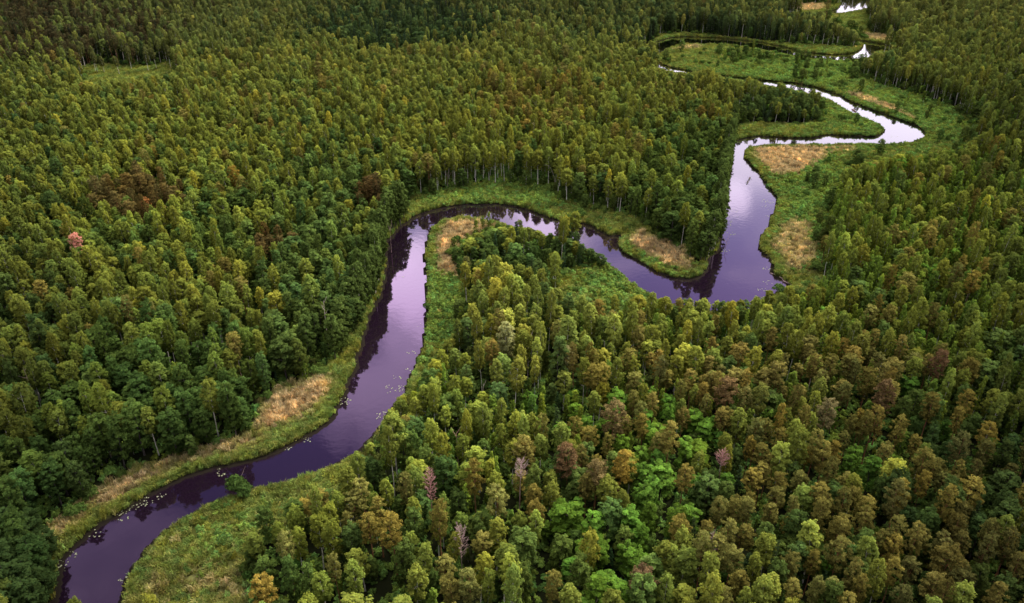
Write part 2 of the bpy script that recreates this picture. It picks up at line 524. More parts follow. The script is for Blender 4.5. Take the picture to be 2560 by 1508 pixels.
def make_spruce(seed, h=16.0, rad=2.1, low=.08):
    r = np.random.default_rng(seed)
    limbs = [(.1 + .08 * i, rad * (1 - .09 * i) * .8, -.12) for i in range(10)]
    tr, pts = branchy_trunk(r, h, .19, (0, 0), limbs)
    cl = []
    nc = 44
    for i in range(nc):
        t = (i + .5) / nc
        zz = h * (low + (.985 - low) * t)
        prof = rad * (1 - t) ** .85 + .18
        a = i * 2.4 + r.uniform(-.5, .5)
        rr = prof * r.uniform(.45, .95)
        c = (math.cos(a) * rr, math.sin(a) * rr, zz - rr * .18)
        s = (.28 + .5 * (1 - t)) * r.uniform(.8, 1.2) * rad * .42
        cl.append((c, (s, s, s * .55), int(48 * s * s) + 16, r.uniform(.75, 1.25)))
    V, Fq, C = leaves_for(r, cl, .26, (0, 0, h * .35), up=.25, rand=.6, aspect=.5)
    return tr, (V, Fq, C)


def make_young(seed, h=13.5, rad=1.45, low=.25):
    """narrow young birch"""
    r = np.random.default_rng(seed)
    lean = r.uniform(-.4, .4, 2)
    limbs = [(r.uniform(low, .85), r.uniform(.4, .8) * rad, r.uniform(.8, 1.4)) for _ in range(6)]
    tr, pts = branchy_trunk(r, h, .1, lean, limbs, 6)
    cl = []
    nc = 34
    for i in range(nc):
        t = (i + .5) / nc
        zz = h * (low + (.985 - low) * t)
        prof = rad * (math.sin(min(1, t * .62 + .3) * math.pi) ** .8) + .1
        a = i * 2.4 + r.uniform(-.5, .5)
        rr = prof * r.uniform(.3, .85)
        c = (math.cos(a) * rr + lean[0] * t, math.sin(a) * rr + lean[1] * t, zz)
        s = r.uniform(.75, 1.15) * rad * .34
        cl.append((c, (s, s, s * 1.3), int(100 * s * s) + 18, r.uniform(.75, 1.25)))
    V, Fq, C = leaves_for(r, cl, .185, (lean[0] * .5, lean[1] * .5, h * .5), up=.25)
    return tr, (V, Fq, C)


def make_bush(seed, h=3.6, rad=2.3):
    r = np.random.default_rng(seed)
    parts = []
    for i in range(6):
        a = r.uniform(0, 6.28); L = rad * .7
        t = np.linspace(0, 1, 4)[:, None]
        q = np.array([math.cos(a), math.sin(a), 0]) * L * t + np.array([0, 0, h * .8]) * t - np.array([0, 0, .1])
        parts.append(tube(q, .06 * (1 - .7 * t[:, 0]), 4))
    tr = merge(parts)
    cl = []
    for i in range(20):
        a = i * 2.4; u = (i + .5) / 20
        rr = rad * math.sqrt(u) * .85
        zz = h * (.25 + .6 * math.sqrt(max(0, 1 - u * .92)) * r.uniform(.7, 1.05))
        s = r.uniform(.5, .85) * rad * .42
        cl.append(((math.cos(a) * rr, math.sin(a) * rr, zz), (s, s, s * .8), int(46 * s * s) + 14, r.uniform(.75, 1.25)))
    V, Fq, C = leaves_for(r, cl, .24, (0, 0, h * .3), up=.3)
    return tr, (V, Fq, C)


SPEC = {
    # kind: (maker, variants, bark, leaf material, height, crown radius, crown mid height fraction)
    'birch_tree': (make_birch, 6, 'birch_bark', 'leaf', 18.0, 2.55, .74),
    'alder_tree': (make_alder, 6, 'alder_bark', 'leaf', 16.5, 3.1, .6),
    'maple_tree': (make_maple, 5, 'alder_bark', 'leaf', 15.0, 2.8, .65),
    'pine_tree': (make_pine, 7, 'pine_bark', 'needle', 19.0, 2.7, .76),
    'spruce_tree': (make_spruce, 5, 'alder_bark', 'needle', 16.0, 2.0, .5),
    'young_birch_tree': (make_young, 6, 'birch_bark', 'leaf', 13.5, 1.45, .65),
    'willow_bush': (make_bush, 4, 'alder_bark', 'leaf', 3.6, 2.3, .5),
}
PROTO, PCOL = {}, {}
for si, (kind, (mk, nv, bark, leaf, h, rad, mid)) in enumerate(SPEC.items()):
    c = bpy.data.collections.new('source_' + kind)     # not linked into the scene
    PCOL[kind] = c; PROTO[kind] = []
    for v in range(nv):
        tr, (V, Fq, C) = mk(100 * si + v + 7)
        mt = mesh_np(kind + '_trunk', tr[0], [tr[1]], [M[bark]], smooth=True)
        mc = mesh_np(kind + '_crown', V, [Fq], [M[leaf]], leafvar=C)
        n0 = len(tr[0])
        both = mesh_np(kind + '_whole', np.concatenate([tr[0], V]), [tr[1], Fq + n0], [M[bark], M[leaf]],
                       leafvar=np.concatenate([np.ones((len(tr[1]), 3)), C]),
                       face_mat=np.concatenate([np.zeros(len(tr[1])), np.ones(len(Fq))]))
        o = bpy.data.objects.new('%s_source_%d' % (kind, v), both)
        c.objects.link(o)
        PROTO[kind].append((mt, mc))

# ------------------------------------------------------------------ placing the trees
TINT = {  # real leaf colours
    'birch_tree': (0.202, 0.239, 0.042), 'alder_tree': (0.103, 0.154, 0.036), 'maple_tree': (.115, .215, .030), 'pine_tree': (0.200, 0.176, 0.042),
    'spruce_tree': (.058, .095, .034), 'young_birch_tree': (0.160, 0.232, 0.036), 'willow_bush': (.105, .175, .038)}
Z = [  # centre px, radius px, weight, kinds, spacing, height factor, tint factor (edge shade and peninsula light painted in)
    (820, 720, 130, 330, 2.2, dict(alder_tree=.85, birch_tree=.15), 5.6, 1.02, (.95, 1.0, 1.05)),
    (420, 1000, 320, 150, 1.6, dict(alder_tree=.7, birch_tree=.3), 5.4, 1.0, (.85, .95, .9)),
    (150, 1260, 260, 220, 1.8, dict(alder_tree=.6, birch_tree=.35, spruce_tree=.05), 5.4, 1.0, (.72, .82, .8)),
    (60, 50, 330, 80, 6.0, dict(pine_tree=.6, spruce_tree=.3, birch_tree=.1), 5.0, .95, (.36, .36, .62)),  # upper left corner shade painted as a dark tint
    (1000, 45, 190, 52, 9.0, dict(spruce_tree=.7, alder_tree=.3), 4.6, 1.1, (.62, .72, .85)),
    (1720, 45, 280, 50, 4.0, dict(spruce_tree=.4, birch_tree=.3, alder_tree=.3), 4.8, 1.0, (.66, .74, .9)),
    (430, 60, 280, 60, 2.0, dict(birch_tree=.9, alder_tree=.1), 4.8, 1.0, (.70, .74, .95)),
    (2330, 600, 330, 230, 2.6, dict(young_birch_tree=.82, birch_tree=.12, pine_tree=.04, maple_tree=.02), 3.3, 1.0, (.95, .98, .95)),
    (1330, 810, 190, 130, 3.0, dict(birch_tree=.82, pine_tree=.08, alder_tree=.1), 5.5, 1.03, (1.22, 1.20, 1.34)),  # patch of light on the peninsula painted as a brighter tint
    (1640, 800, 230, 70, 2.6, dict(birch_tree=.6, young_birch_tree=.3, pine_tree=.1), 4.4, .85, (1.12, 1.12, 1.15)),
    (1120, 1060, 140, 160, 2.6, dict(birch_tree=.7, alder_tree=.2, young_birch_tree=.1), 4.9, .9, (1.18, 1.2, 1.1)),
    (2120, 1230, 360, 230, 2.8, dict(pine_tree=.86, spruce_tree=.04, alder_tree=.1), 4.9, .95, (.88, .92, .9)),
    (2440, 1330, 170, 230, 2.4, dict(pine_tree=.75, alder_tree=.25), 4.9, .95, (.55, .58, .65)),  # lower right corner shade put into the tint
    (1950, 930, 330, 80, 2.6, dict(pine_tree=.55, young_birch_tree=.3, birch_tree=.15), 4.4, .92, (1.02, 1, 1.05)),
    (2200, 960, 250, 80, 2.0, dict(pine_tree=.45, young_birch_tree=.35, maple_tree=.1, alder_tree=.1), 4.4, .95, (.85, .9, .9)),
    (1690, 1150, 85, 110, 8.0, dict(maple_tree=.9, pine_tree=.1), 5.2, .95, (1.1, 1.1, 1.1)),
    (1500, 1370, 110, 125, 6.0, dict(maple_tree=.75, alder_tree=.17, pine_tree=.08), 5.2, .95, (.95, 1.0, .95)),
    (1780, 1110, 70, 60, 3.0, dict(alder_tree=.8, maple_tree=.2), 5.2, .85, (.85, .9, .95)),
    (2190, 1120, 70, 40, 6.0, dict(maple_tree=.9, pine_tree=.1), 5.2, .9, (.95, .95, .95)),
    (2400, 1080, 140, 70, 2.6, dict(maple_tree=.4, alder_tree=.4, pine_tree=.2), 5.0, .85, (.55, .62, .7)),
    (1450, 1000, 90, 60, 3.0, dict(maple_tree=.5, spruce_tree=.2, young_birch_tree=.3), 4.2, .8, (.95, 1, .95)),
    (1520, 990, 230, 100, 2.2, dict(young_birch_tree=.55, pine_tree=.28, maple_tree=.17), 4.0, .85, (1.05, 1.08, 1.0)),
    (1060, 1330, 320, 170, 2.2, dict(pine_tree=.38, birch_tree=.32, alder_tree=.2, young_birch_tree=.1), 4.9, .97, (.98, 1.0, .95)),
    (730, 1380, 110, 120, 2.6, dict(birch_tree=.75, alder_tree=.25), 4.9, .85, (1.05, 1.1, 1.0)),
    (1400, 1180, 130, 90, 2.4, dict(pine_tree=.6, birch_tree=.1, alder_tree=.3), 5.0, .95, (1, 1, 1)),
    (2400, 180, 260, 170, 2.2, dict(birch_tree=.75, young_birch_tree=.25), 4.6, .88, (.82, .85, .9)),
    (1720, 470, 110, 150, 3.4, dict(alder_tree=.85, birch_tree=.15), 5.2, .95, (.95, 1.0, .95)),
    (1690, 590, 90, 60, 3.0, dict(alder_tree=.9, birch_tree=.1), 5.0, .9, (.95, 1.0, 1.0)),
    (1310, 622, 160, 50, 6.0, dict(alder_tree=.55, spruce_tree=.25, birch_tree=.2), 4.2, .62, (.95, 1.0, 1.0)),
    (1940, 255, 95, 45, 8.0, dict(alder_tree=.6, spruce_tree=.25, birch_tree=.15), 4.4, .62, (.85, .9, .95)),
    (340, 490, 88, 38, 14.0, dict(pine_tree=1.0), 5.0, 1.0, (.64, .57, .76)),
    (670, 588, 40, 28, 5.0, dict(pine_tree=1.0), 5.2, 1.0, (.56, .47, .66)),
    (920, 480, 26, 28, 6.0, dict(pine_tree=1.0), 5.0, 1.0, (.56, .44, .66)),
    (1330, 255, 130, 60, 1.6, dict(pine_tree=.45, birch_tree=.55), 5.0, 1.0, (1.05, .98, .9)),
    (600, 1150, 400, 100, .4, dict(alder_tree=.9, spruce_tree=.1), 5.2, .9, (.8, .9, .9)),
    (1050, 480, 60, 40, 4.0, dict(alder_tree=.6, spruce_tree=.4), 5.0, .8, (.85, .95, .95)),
    (-20, 620, 170, 560, 1.3, dict(birch_tree=.7, alder_tree=.3), 4.7, 1.0, (.70, .74, .82)),  # left edge shade painted into the leaf tint
    (2580, 560, 110, 420, 3.0, dict(young_birch_tree=.7, birch_tree=.3), 4.0, 1.0, (.66, .72, .82)),  # right edge darkened in the tint as shade
    (650, 5, 750, 55, 1.6, dict(birch_tree=.75, spruce_tree=.25), 4.7, 1.0, (.62, .66, .84)),  # shade of the top band painted into the leaves
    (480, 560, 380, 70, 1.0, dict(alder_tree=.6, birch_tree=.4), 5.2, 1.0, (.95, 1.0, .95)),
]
DEF_KINDS = dict(birch_tree=.82, alder_tree=.14, pine_tree=.04)

# specially placed trees: px, py of crown, height of that point, kind, tint, scale
SPECIAL = []


def kinds_of(px, py):
    n = len(px)
    w = np.zeros((n, len(Z) + 1))
    w[:, 0] = .30
    for i, z in enumerate(Z):
        d = ((px - z[0]) / z[2]) ** 2 + ((py - z[1]) / z[3]) ** 2
        w[:, i + 1] = z[4] * np.exp(-d * d * .9)
    w /= w.sum(1)[:, None]
    cum = w.cumsum(1)
    u = rng.uniform(size=(n, 1))
    return (cum < u).sum(1)


def gen_trees():
    # candidates over the ground the lens can see, plus a margin
    n = 520000
    y = np.sqrt(rng.uniform(88 ** 2, 1010 ** 2, n))
    halfw = (y * cp + CAMZ * sp) * (W / 2 / F) + 22 + y * .03
    x = rng.uniform(-1, 1, n) * halfw.max()
    k = np.abs(x) < halfw
    x, y = x[k], y[k]
    P = np.stack([x, y], 1)
    ins_r = inside(P, RIVER); dr = seg_dist(P, RIVER, 40)
    ok = ~ins_r & (dr > 2.2)
    for o in OPEN:
        ins = inside(P, o)
        d = seg_dist(P, o, 40)
        ok &= ~(ins & (d > .6))
        ok &= ~(~ins & (d < 1.4))
    P = P[ok]; dr = dr[ok]
    x, y = P[:, 0], P[:, 1]
    px, py, _ = proj(x, y, np.full(len(x), 15.0))
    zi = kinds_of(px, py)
    cell = 3.0
    gap = wobble(x, y, 75, 21)
    low_edge = (seg_dist(P, OPEN[0], 40) < 8) & (x < 0)
    grid = {}
    out = []
    for i in range(len(x)):
        if zi[i] == 0:
            kd, sp_, hf, tf = DEF_KINDS, 3.75, 1.0, (1, 1, 1)
        else:
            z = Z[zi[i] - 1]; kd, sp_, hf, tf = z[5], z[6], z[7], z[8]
        s = .89 * (sp_ * .8 if zi[i] else sp_) * random.uniform(.78, 1.16) * (.97 if gap[i] < .35 else .97 + .45 * min(1, (gap[i] - .35) * 3))
        gx, gy = int(x[i] // cell), int(y[i] // cell)
        bad = False
        rr = int(s // cell) + 1
        for a in range(gx - rr, gx + rr + 1):
            for b in range(gy - rr, gy + rr + 1):
                for (qx, qy, qs) in grid.get((a, b), ()):
                    m = (s + qs) * .5
                    if (qx - x[i]) ** 2 + (qy - y[i]) ** 2 < m * m:
                        bad = True; break
                if bad: break
            if bad: break
        if bad:
            continue
        grid.setdefault((gx, gy), []).append((x[i], y[i], s))
        kind = random.choices(list(kd), list(kd.values()))[0]
        if low_edge[i] and random.random() < .85:
            kind = 'alder_tree'
        base = TINT[kind]
        br = random.lognormvariate(0, .17)
        hue = random.gauss(0, .065)
        if kind in ('birch_tree', 'young_birch_tree') and random.random() < .08:
            br *= 1.25; hue += .14
        if kind == 'pine_tree':
            hue += random.gauss(0, .04)
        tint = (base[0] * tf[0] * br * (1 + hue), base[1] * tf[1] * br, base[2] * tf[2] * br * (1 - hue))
        far = min(1.0, max(0.0, (y[i] - 380) / 520)) * .38      # distance haze painted into the leaf tint
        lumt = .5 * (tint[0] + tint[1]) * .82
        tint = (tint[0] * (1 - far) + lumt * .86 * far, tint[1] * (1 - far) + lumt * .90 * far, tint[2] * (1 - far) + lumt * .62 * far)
        hs = hf * min(1.28, max(.66, random.lognormvariate(-.07, .15)))
        ws = hf ** .6 * min(1.4, max(.62, random.lognormvariate(-.20, .21)))
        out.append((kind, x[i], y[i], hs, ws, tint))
    # lower storey filling the gaps
    gpx, gpy, _ = proj(x, y, np.zeros(len(x)))
    clear_edge = (gpx > 1090) & (gpx < 1440) & (gpy > 415) & (gpy < 478)
    for i in range(len(x)):
        if random.random() < (.12 if gap[i] < .3 else .45) or clear_edge[i]:
            continue
        gx, gy = int(x[i] // cell), int(y[i] // cell)
        if any((qx - x[i]) ** 2 + (qy - y[i]) ** 2 < 1.8 ** 2 for a in (gx - 1, gx, gx + 1) for b in (gy - 1, gy, gy + 1) for (qx, qy, qs) in grid.get((a, b), ())):  # 1.8 m clear
            continue
        grid.setdefault((gx, gy), []).append((x[i], y[i], 2.0))
        kind = random.choices(['alder_tree', 'young_birch_tree', 'maple_tree', 'willow_bush', 'spruce_tree'], [.3, .25, .06, .3, .09])[0]
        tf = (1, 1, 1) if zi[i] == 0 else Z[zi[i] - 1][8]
        base = TINT[kind]; br = random.lognormvariate(-.12, .15); hue = random.gauss(0, .07)
        hs = random.uniform(.3, .58) if kind != 'willow_bush' else random.uniform(.8, 1.5)
        ws = hs * random.uniform(.95, 1.3) if kind != 'willow_bush' else random.uniform(.7, 1.1)
        out.append((kind, x[i], y[i], hs, ws, (base[0] * tf[0] * br * (1 + hue), base[1] * tf[1] * br, base[2] * tf[2] * br)))
    return out


for px, py, hh, kind, tint, hs, ws in [
        (190, 615, 16, 'pine_tree', (.56, .26, .19), 1.0, .85),
        (362, 505, 15, 'pine_tree', (.40, .19, .06), .8, .7),
        (1163, 660, 10, 'birch_tree', (.16, .17, .05), .62, .6),
        (1260, 850, 15, 'birch_tree', (.30, .31, .12), 1.0, 1.0),
        (1425, 880, 15, 'birch_tree', (.30, .29, .12), .85, .8),
        (1398, 830, 16, 'birch_tree', (.24, .25, .06), .95, .85),
        (1530, 1040, 17, 'pine_tree', (.17, .13, .05), 1.0, 1.05),
        (1420, 1150, 16, 'pine_tree', (.16, .10, .045), 1.0, 1.0),
        (1490, 1180, 16, 'pine_tree', (.17, .13, .05), .95, .9),
        (1810, 975, 16, 'pine_tree', (.18, .12, .05), 1.0, .95),
        (1600, 1445, 15, 'pine_tree', (.15, .10, .05), .9, .85),
        (1890, 985, 16, 'birch_tree', (.20, .22, .05), .95, .75),
        (2060, 1040, 15, 'pine_tree', (.22, .19, .08), .95, .85),
        (2210, 1010, 16, 'pine_tree', (.15, .10, .045), 1.1, .9),
        (2160, 860, 16, 'birch_tree', (.19, .20, .04), .95, .75),
        (2345, 910, 16, 'pine_tree', (.15, .09, .045), 1.0, .75),
        (1435, 1195, 10, 'spruce_tree', (.085, .16, .04), .85, .9),
        (1380, 1200, 9, 'spruce_tree', (.07, .13, .035), .75, .9),
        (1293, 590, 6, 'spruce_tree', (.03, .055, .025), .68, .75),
]:
    x, y = G(px, py, hh)
    SPECIAL.append((kind, x, y, hs * 1.08, ws * 1.18, tint))

TREES = gen_trees()
sx = np.array([(s[1], s[2]) for s in SPECIAL])
TREES = [t for t in TREES if ((sx[:, 0] - t[1]) ** 2 + (sx[:, 1] - t[2]) ** 2).min() > 3.0 ** 2]
TREES = [('S',) + s for s in SPECIAL] + [('T',) + t for t in TREES]

# young growth along forest edges and in openings: bushes and saplings
edge = []
n = 60000
yy = np.sqrt(rng.uniform(100 ** 2, 860 ** 2, n)); hw = (yy * cp + CAMZ * sp) * (W / 2 / F) + 10
xx = rng.uniform(-1, 1, n) * hw.max(); k = np.abs(xx) < hw
P = np.stack([xx[k], yy[k]], 1)
k = ~inside(P, RIVER) & (seg_dist(P, RIVER, 40) > 3.5)
P = P[k]
close = np.zeros(len(P), bool); din = np.zeros(len(P))
for o in OPEN:
    d = seg_dist(P, o, 40); i_ = inside(P, o)
    close |= (i_ & (d < 3.0)) | (~i_ & (d < 5))
    din = np.maximum(din, np.where(i_, d, 0))
px_, py_, _ = proj(P[:, 0], P[:, 1], np.zeros(len(P)))
dens = np.where(close, .9, 0)
# thickets in the scrub by the right-hand forest, on the far island and on the big outer bank
for cx, cy, rx, ry, a in [(2280, 300, 130, 50, .30), (1890, 148, 110, 18, .8), (2070, 185, 80, 30, .35), (1560, 700, 60, 30, .5), (1320, 478, 160, 14, .4),
                          (2020, 500, 40, 70, .25), (1960, 745, 60, 22, .7), (1450, 540, 40, 14, .5), (560, 1330, 60, 60, .12), (2130, 430, 50, 30, .4)]:
    dens = np.maximum(dens, np.where(din > 0, a * np.exp(-((px_ - cx) / rx) ** 2 - ((py_ - cy) / ry) ** 2), 0))
dens = np.where((px_ > 1150) & (px_ < 1430) & (py_ > 435) & (py_ < 492), dens * .25, dens)
sel = rng.uniform(size=len(P)) < dens * .85
taken = {}
for (x, y) in P[sel]:
    key = (int(x // 2.1), int(y // 2.1))
    if key in taken:
        continue
    taken[key] = 1
    br = random.lognormvariate(0, .16); hue = random.gauss(0, .08)
    if random.random() < .34:
        kind = random.choice(['young_birch_tree', 'alder_tree', 'alder_tree']); hs = random.uniform(.25, .62); ws = hs * random.uniform(1.0, 1.4)
    else:
        kind = 'willow_bush'; hs = random.uniform(.5, 1.15); ws = random.uniform(.5, 1.0)
    b = TINT[kind]
    TREES.append(('E', kind, x, y, hs, ws, (b[0] * br * (1 + hue), b[1] * br, b[2] * br)))
for px, py, hs, ws in [(596, 1238, 1.75, 1.15), (612, 1246, 1.2, 1.0), (1420, 566, 1.5, 1.0), (1440, 560, 1.3, .9), (1945, 735, 1.0, 1.0), (1068, 775, .6, .6)]:
    x, y = G(px, py)
    TREES.append(('S', 'willow_bush', x, y, hs, ws, (.085, .15, .035)))
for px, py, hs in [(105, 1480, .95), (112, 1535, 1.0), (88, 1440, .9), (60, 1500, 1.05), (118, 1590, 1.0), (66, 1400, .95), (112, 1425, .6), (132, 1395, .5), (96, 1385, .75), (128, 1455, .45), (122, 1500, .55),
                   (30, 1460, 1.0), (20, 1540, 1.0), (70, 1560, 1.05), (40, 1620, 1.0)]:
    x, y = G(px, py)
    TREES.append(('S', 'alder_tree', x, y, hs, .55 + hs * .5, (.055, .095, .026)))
# alders leaning over the water where the wood comes right down to the left bank
for pts_ in ([(962, 712), (966, 680), (967, 643), (971, 609), (982, 586), (1005, 570), (1024, 553)], [(890, 822), (918, 798), (940, 762), (958, 725)],
             [(1806, 612), (1806, 580), (1809, 538), (1815, 496), (1820, 441), (1829, 405), (1831, 372), (1840, 356)], [(1776, 655), (1790, 630), (1804, 618)]):
    W_ = np.array([G(*q_) for q_ in pts_])
    L_ = np.hypot(*(np.diff(W_, axis=0).T)); cs = np.concatenate([[0], np.cumsum(L_)])
    for d_ in np.arange(0, cs[-1], 2.6):
        x = np.interp(d_, cs, W_[:, 0]); y = np.interp(d_, cs, W_[:, 1])
        hs = random.uniform(.8, 1.25); br = random.lognormvariate(-.05, .15)
        TREES.append(('E', random.choice(['alder_tree', 'alder_tree', 'birch_tree']), x - random.uniform(1.4, 2.8), y + random.uniform(0, .8), hs, random.uniform(.75, 1.05), (.088 * br, .132 * br, .032 * br)))
for px, py, hs in [(208, 178, .9), (214, 173, 1.0), (240, 182, .95), (246, 186, .8), (262, 184, .6), (330, 176, .85), (372, 182, .9), (392, 176, .8), (300, 190, .7), (428, 172, .85)]:
    x, y = G(px, py)
    TREES.append(('E', 'birch_tree', x, y, hs, .8, (.13, .145, .045)))
# tall alders standing on the two banks of the second bend (they hide a stretch of the water)
for px, py, hs in [(1420, 640, .85), (1437, 648, .7), (1405, 655, .8), (1452, 668, .6), (1478, 668, .45), (1502, 672, .35)]:
    x, y = G(px, py)
    TREES.append(('S', 'alder_tree', x, y, hs, .62, (.075, .125, .035)))

# ---------- keep the crowns off the water and grass that the photograph shows: shorten what would hide it
OPEN_PX = OPEN_RAW + [river_seen_left + river_seen_right]
mh_, mw_ = int(Hh / 4), int(W / 4)
ggx, ggy = np.meshgrid(np.arange(mw_) * 4 + 2.0, np.arange(mh_) * 4 + 2.0)
gp = np.stack([ggx.ravel(), ggy.ravel()], 1)
seen = np.zeros(len(gp), bool)
for p_ in OPEN_PX:
    seen |= inside(gp, np.array([(q_[0], q_[1]) for q_ in p_], float))
for p_ in HIDDEN_PX:
    seen &= ~inside(gp, np.array(p_, float))
seen = seen.reshape(mh_, mw_)


def fit_heights(T):
    keep = []
    kk = [t[1] for t in T]
    x = np.array([t[2] for t in T]); y = np.array([t[3] for t in T]); hs = np.array([t[4] for t in T]); ws = np.array([t[5] for t in T])
    h0 = np.array([SPEC[k_][4] for k_ in kk]); r0 = np.array([SPEC[k_][5] for k_ in kk]); m0 = np.array([SPEC[k_][6] for k_ in kk])
    free = np.array([t[0] in 'SE' for t in T])
    alive = np.ones(len(T), bool)
    for it in range(9):
        bad = np.zeros(len(T))
        for (du, dz) in ((0, .97), (-.55, .9), (.55, .9), (-.85, None), (.85, None), (0, None)):
            zz = h0 * hs * (m0 if dz is None else dz)
            qx_, qy_, _d = proj(x + du * r0 * ws, y, zz)
            ix = (qx_ / 4).astype(int); iy = (qy_ / 4).astype(int)
            ok = (ix >= 0) & (ix < mw_) & (iy >= 0) & (iy < mh_)
            bad[ok] += seen[iy[ok], ix[ok]] * (1.0 if dz else .6)
        m = (bad > .9) & ~free
        if not m.any(): break
        hs = np.where(m, hs * .86, hs); ws = np.where(m, np.maximum(ws * .93, hs * .8), ws)
        if it == 8: alive &= ~m
    return [(t[0], t[1], t[2], t[3], hs[i], ws[i], t[6]) for i, t in enumerate(T) if alive[i]]


TREES = fit_heights(TREES)

# ---------- which trees show largest
arr_k = [t[1] for t in TREES]
X = np.array([t[2] for t in TREES]); Y = np.array([t[3] for t in TREES]); HS = np.array([t[4] for t in TREES]); WS = np.array([t[5] for t in TREES])
hh = np.array([SPEC[k][4] for k in arr_k]) * HS
cr = np.array([SPEC[k][5] for k in arr_k]) * WS
mid = np.array([SPEC[k][6] for k in arr_k])
cpx, cpy, cdep = proj(X, Y, hh * mid)
tpx, tpy, _ = proj(X, Y, hh)
cpx, cpy = cpx * .25, cpy * .25
rpx = cr * F / cdep * .25
rpy = np.maximum(rpx * .9, np.abs(cpy - tpy * .25))
buf = np.full((int(Hh / 4), int(W / 4)), -1, int)
order = np.argsort(Y)
BH, BW = buf.shape
for i in order:
    x0, x1 = int(max(0, cpx[i] - rpx[i])), int(min(BW - 1, cpx[i] + rpx[i]))
    y0, y1 = int(max(0, cpy[i] - rpy[i])), int(min(BH - 1, cpy[i] + rpy[i]))
    if x1 < x0 or y1 < y0:
        continue
    sub = buf[y0:y1 + 1, x0:x1 + 1]
    gx, gy = np.meshgrid(np.arange(x0, x1 + 1), np.arange(y0, y1 + 1))
    m = (((gx - cpx[i]) / rpx[i]) ** 2 + ((gy - cpy[i]) / rpy[i]) ** 2 < 1) & (sub < 0)
    sub[m] = i
shown = np.bincount(buf[buf >= 0].ravel(), minlength=len(TREES))
INDIV = set()
for kind in SPEC:
    ids = [i for i in range(len(TREES)) if arr_k[i] == kind and (shown[i] >= 3)]
    sp_ids = [i for i in ids if TREES[i][0] == 'S']
    ids.sort(key=lambda i: -shown[i])
    pick = set(sp_ids)
    for i in ids:
        if len(pick) >= 300: break
        pick.add(i)
    INDIV |= pick

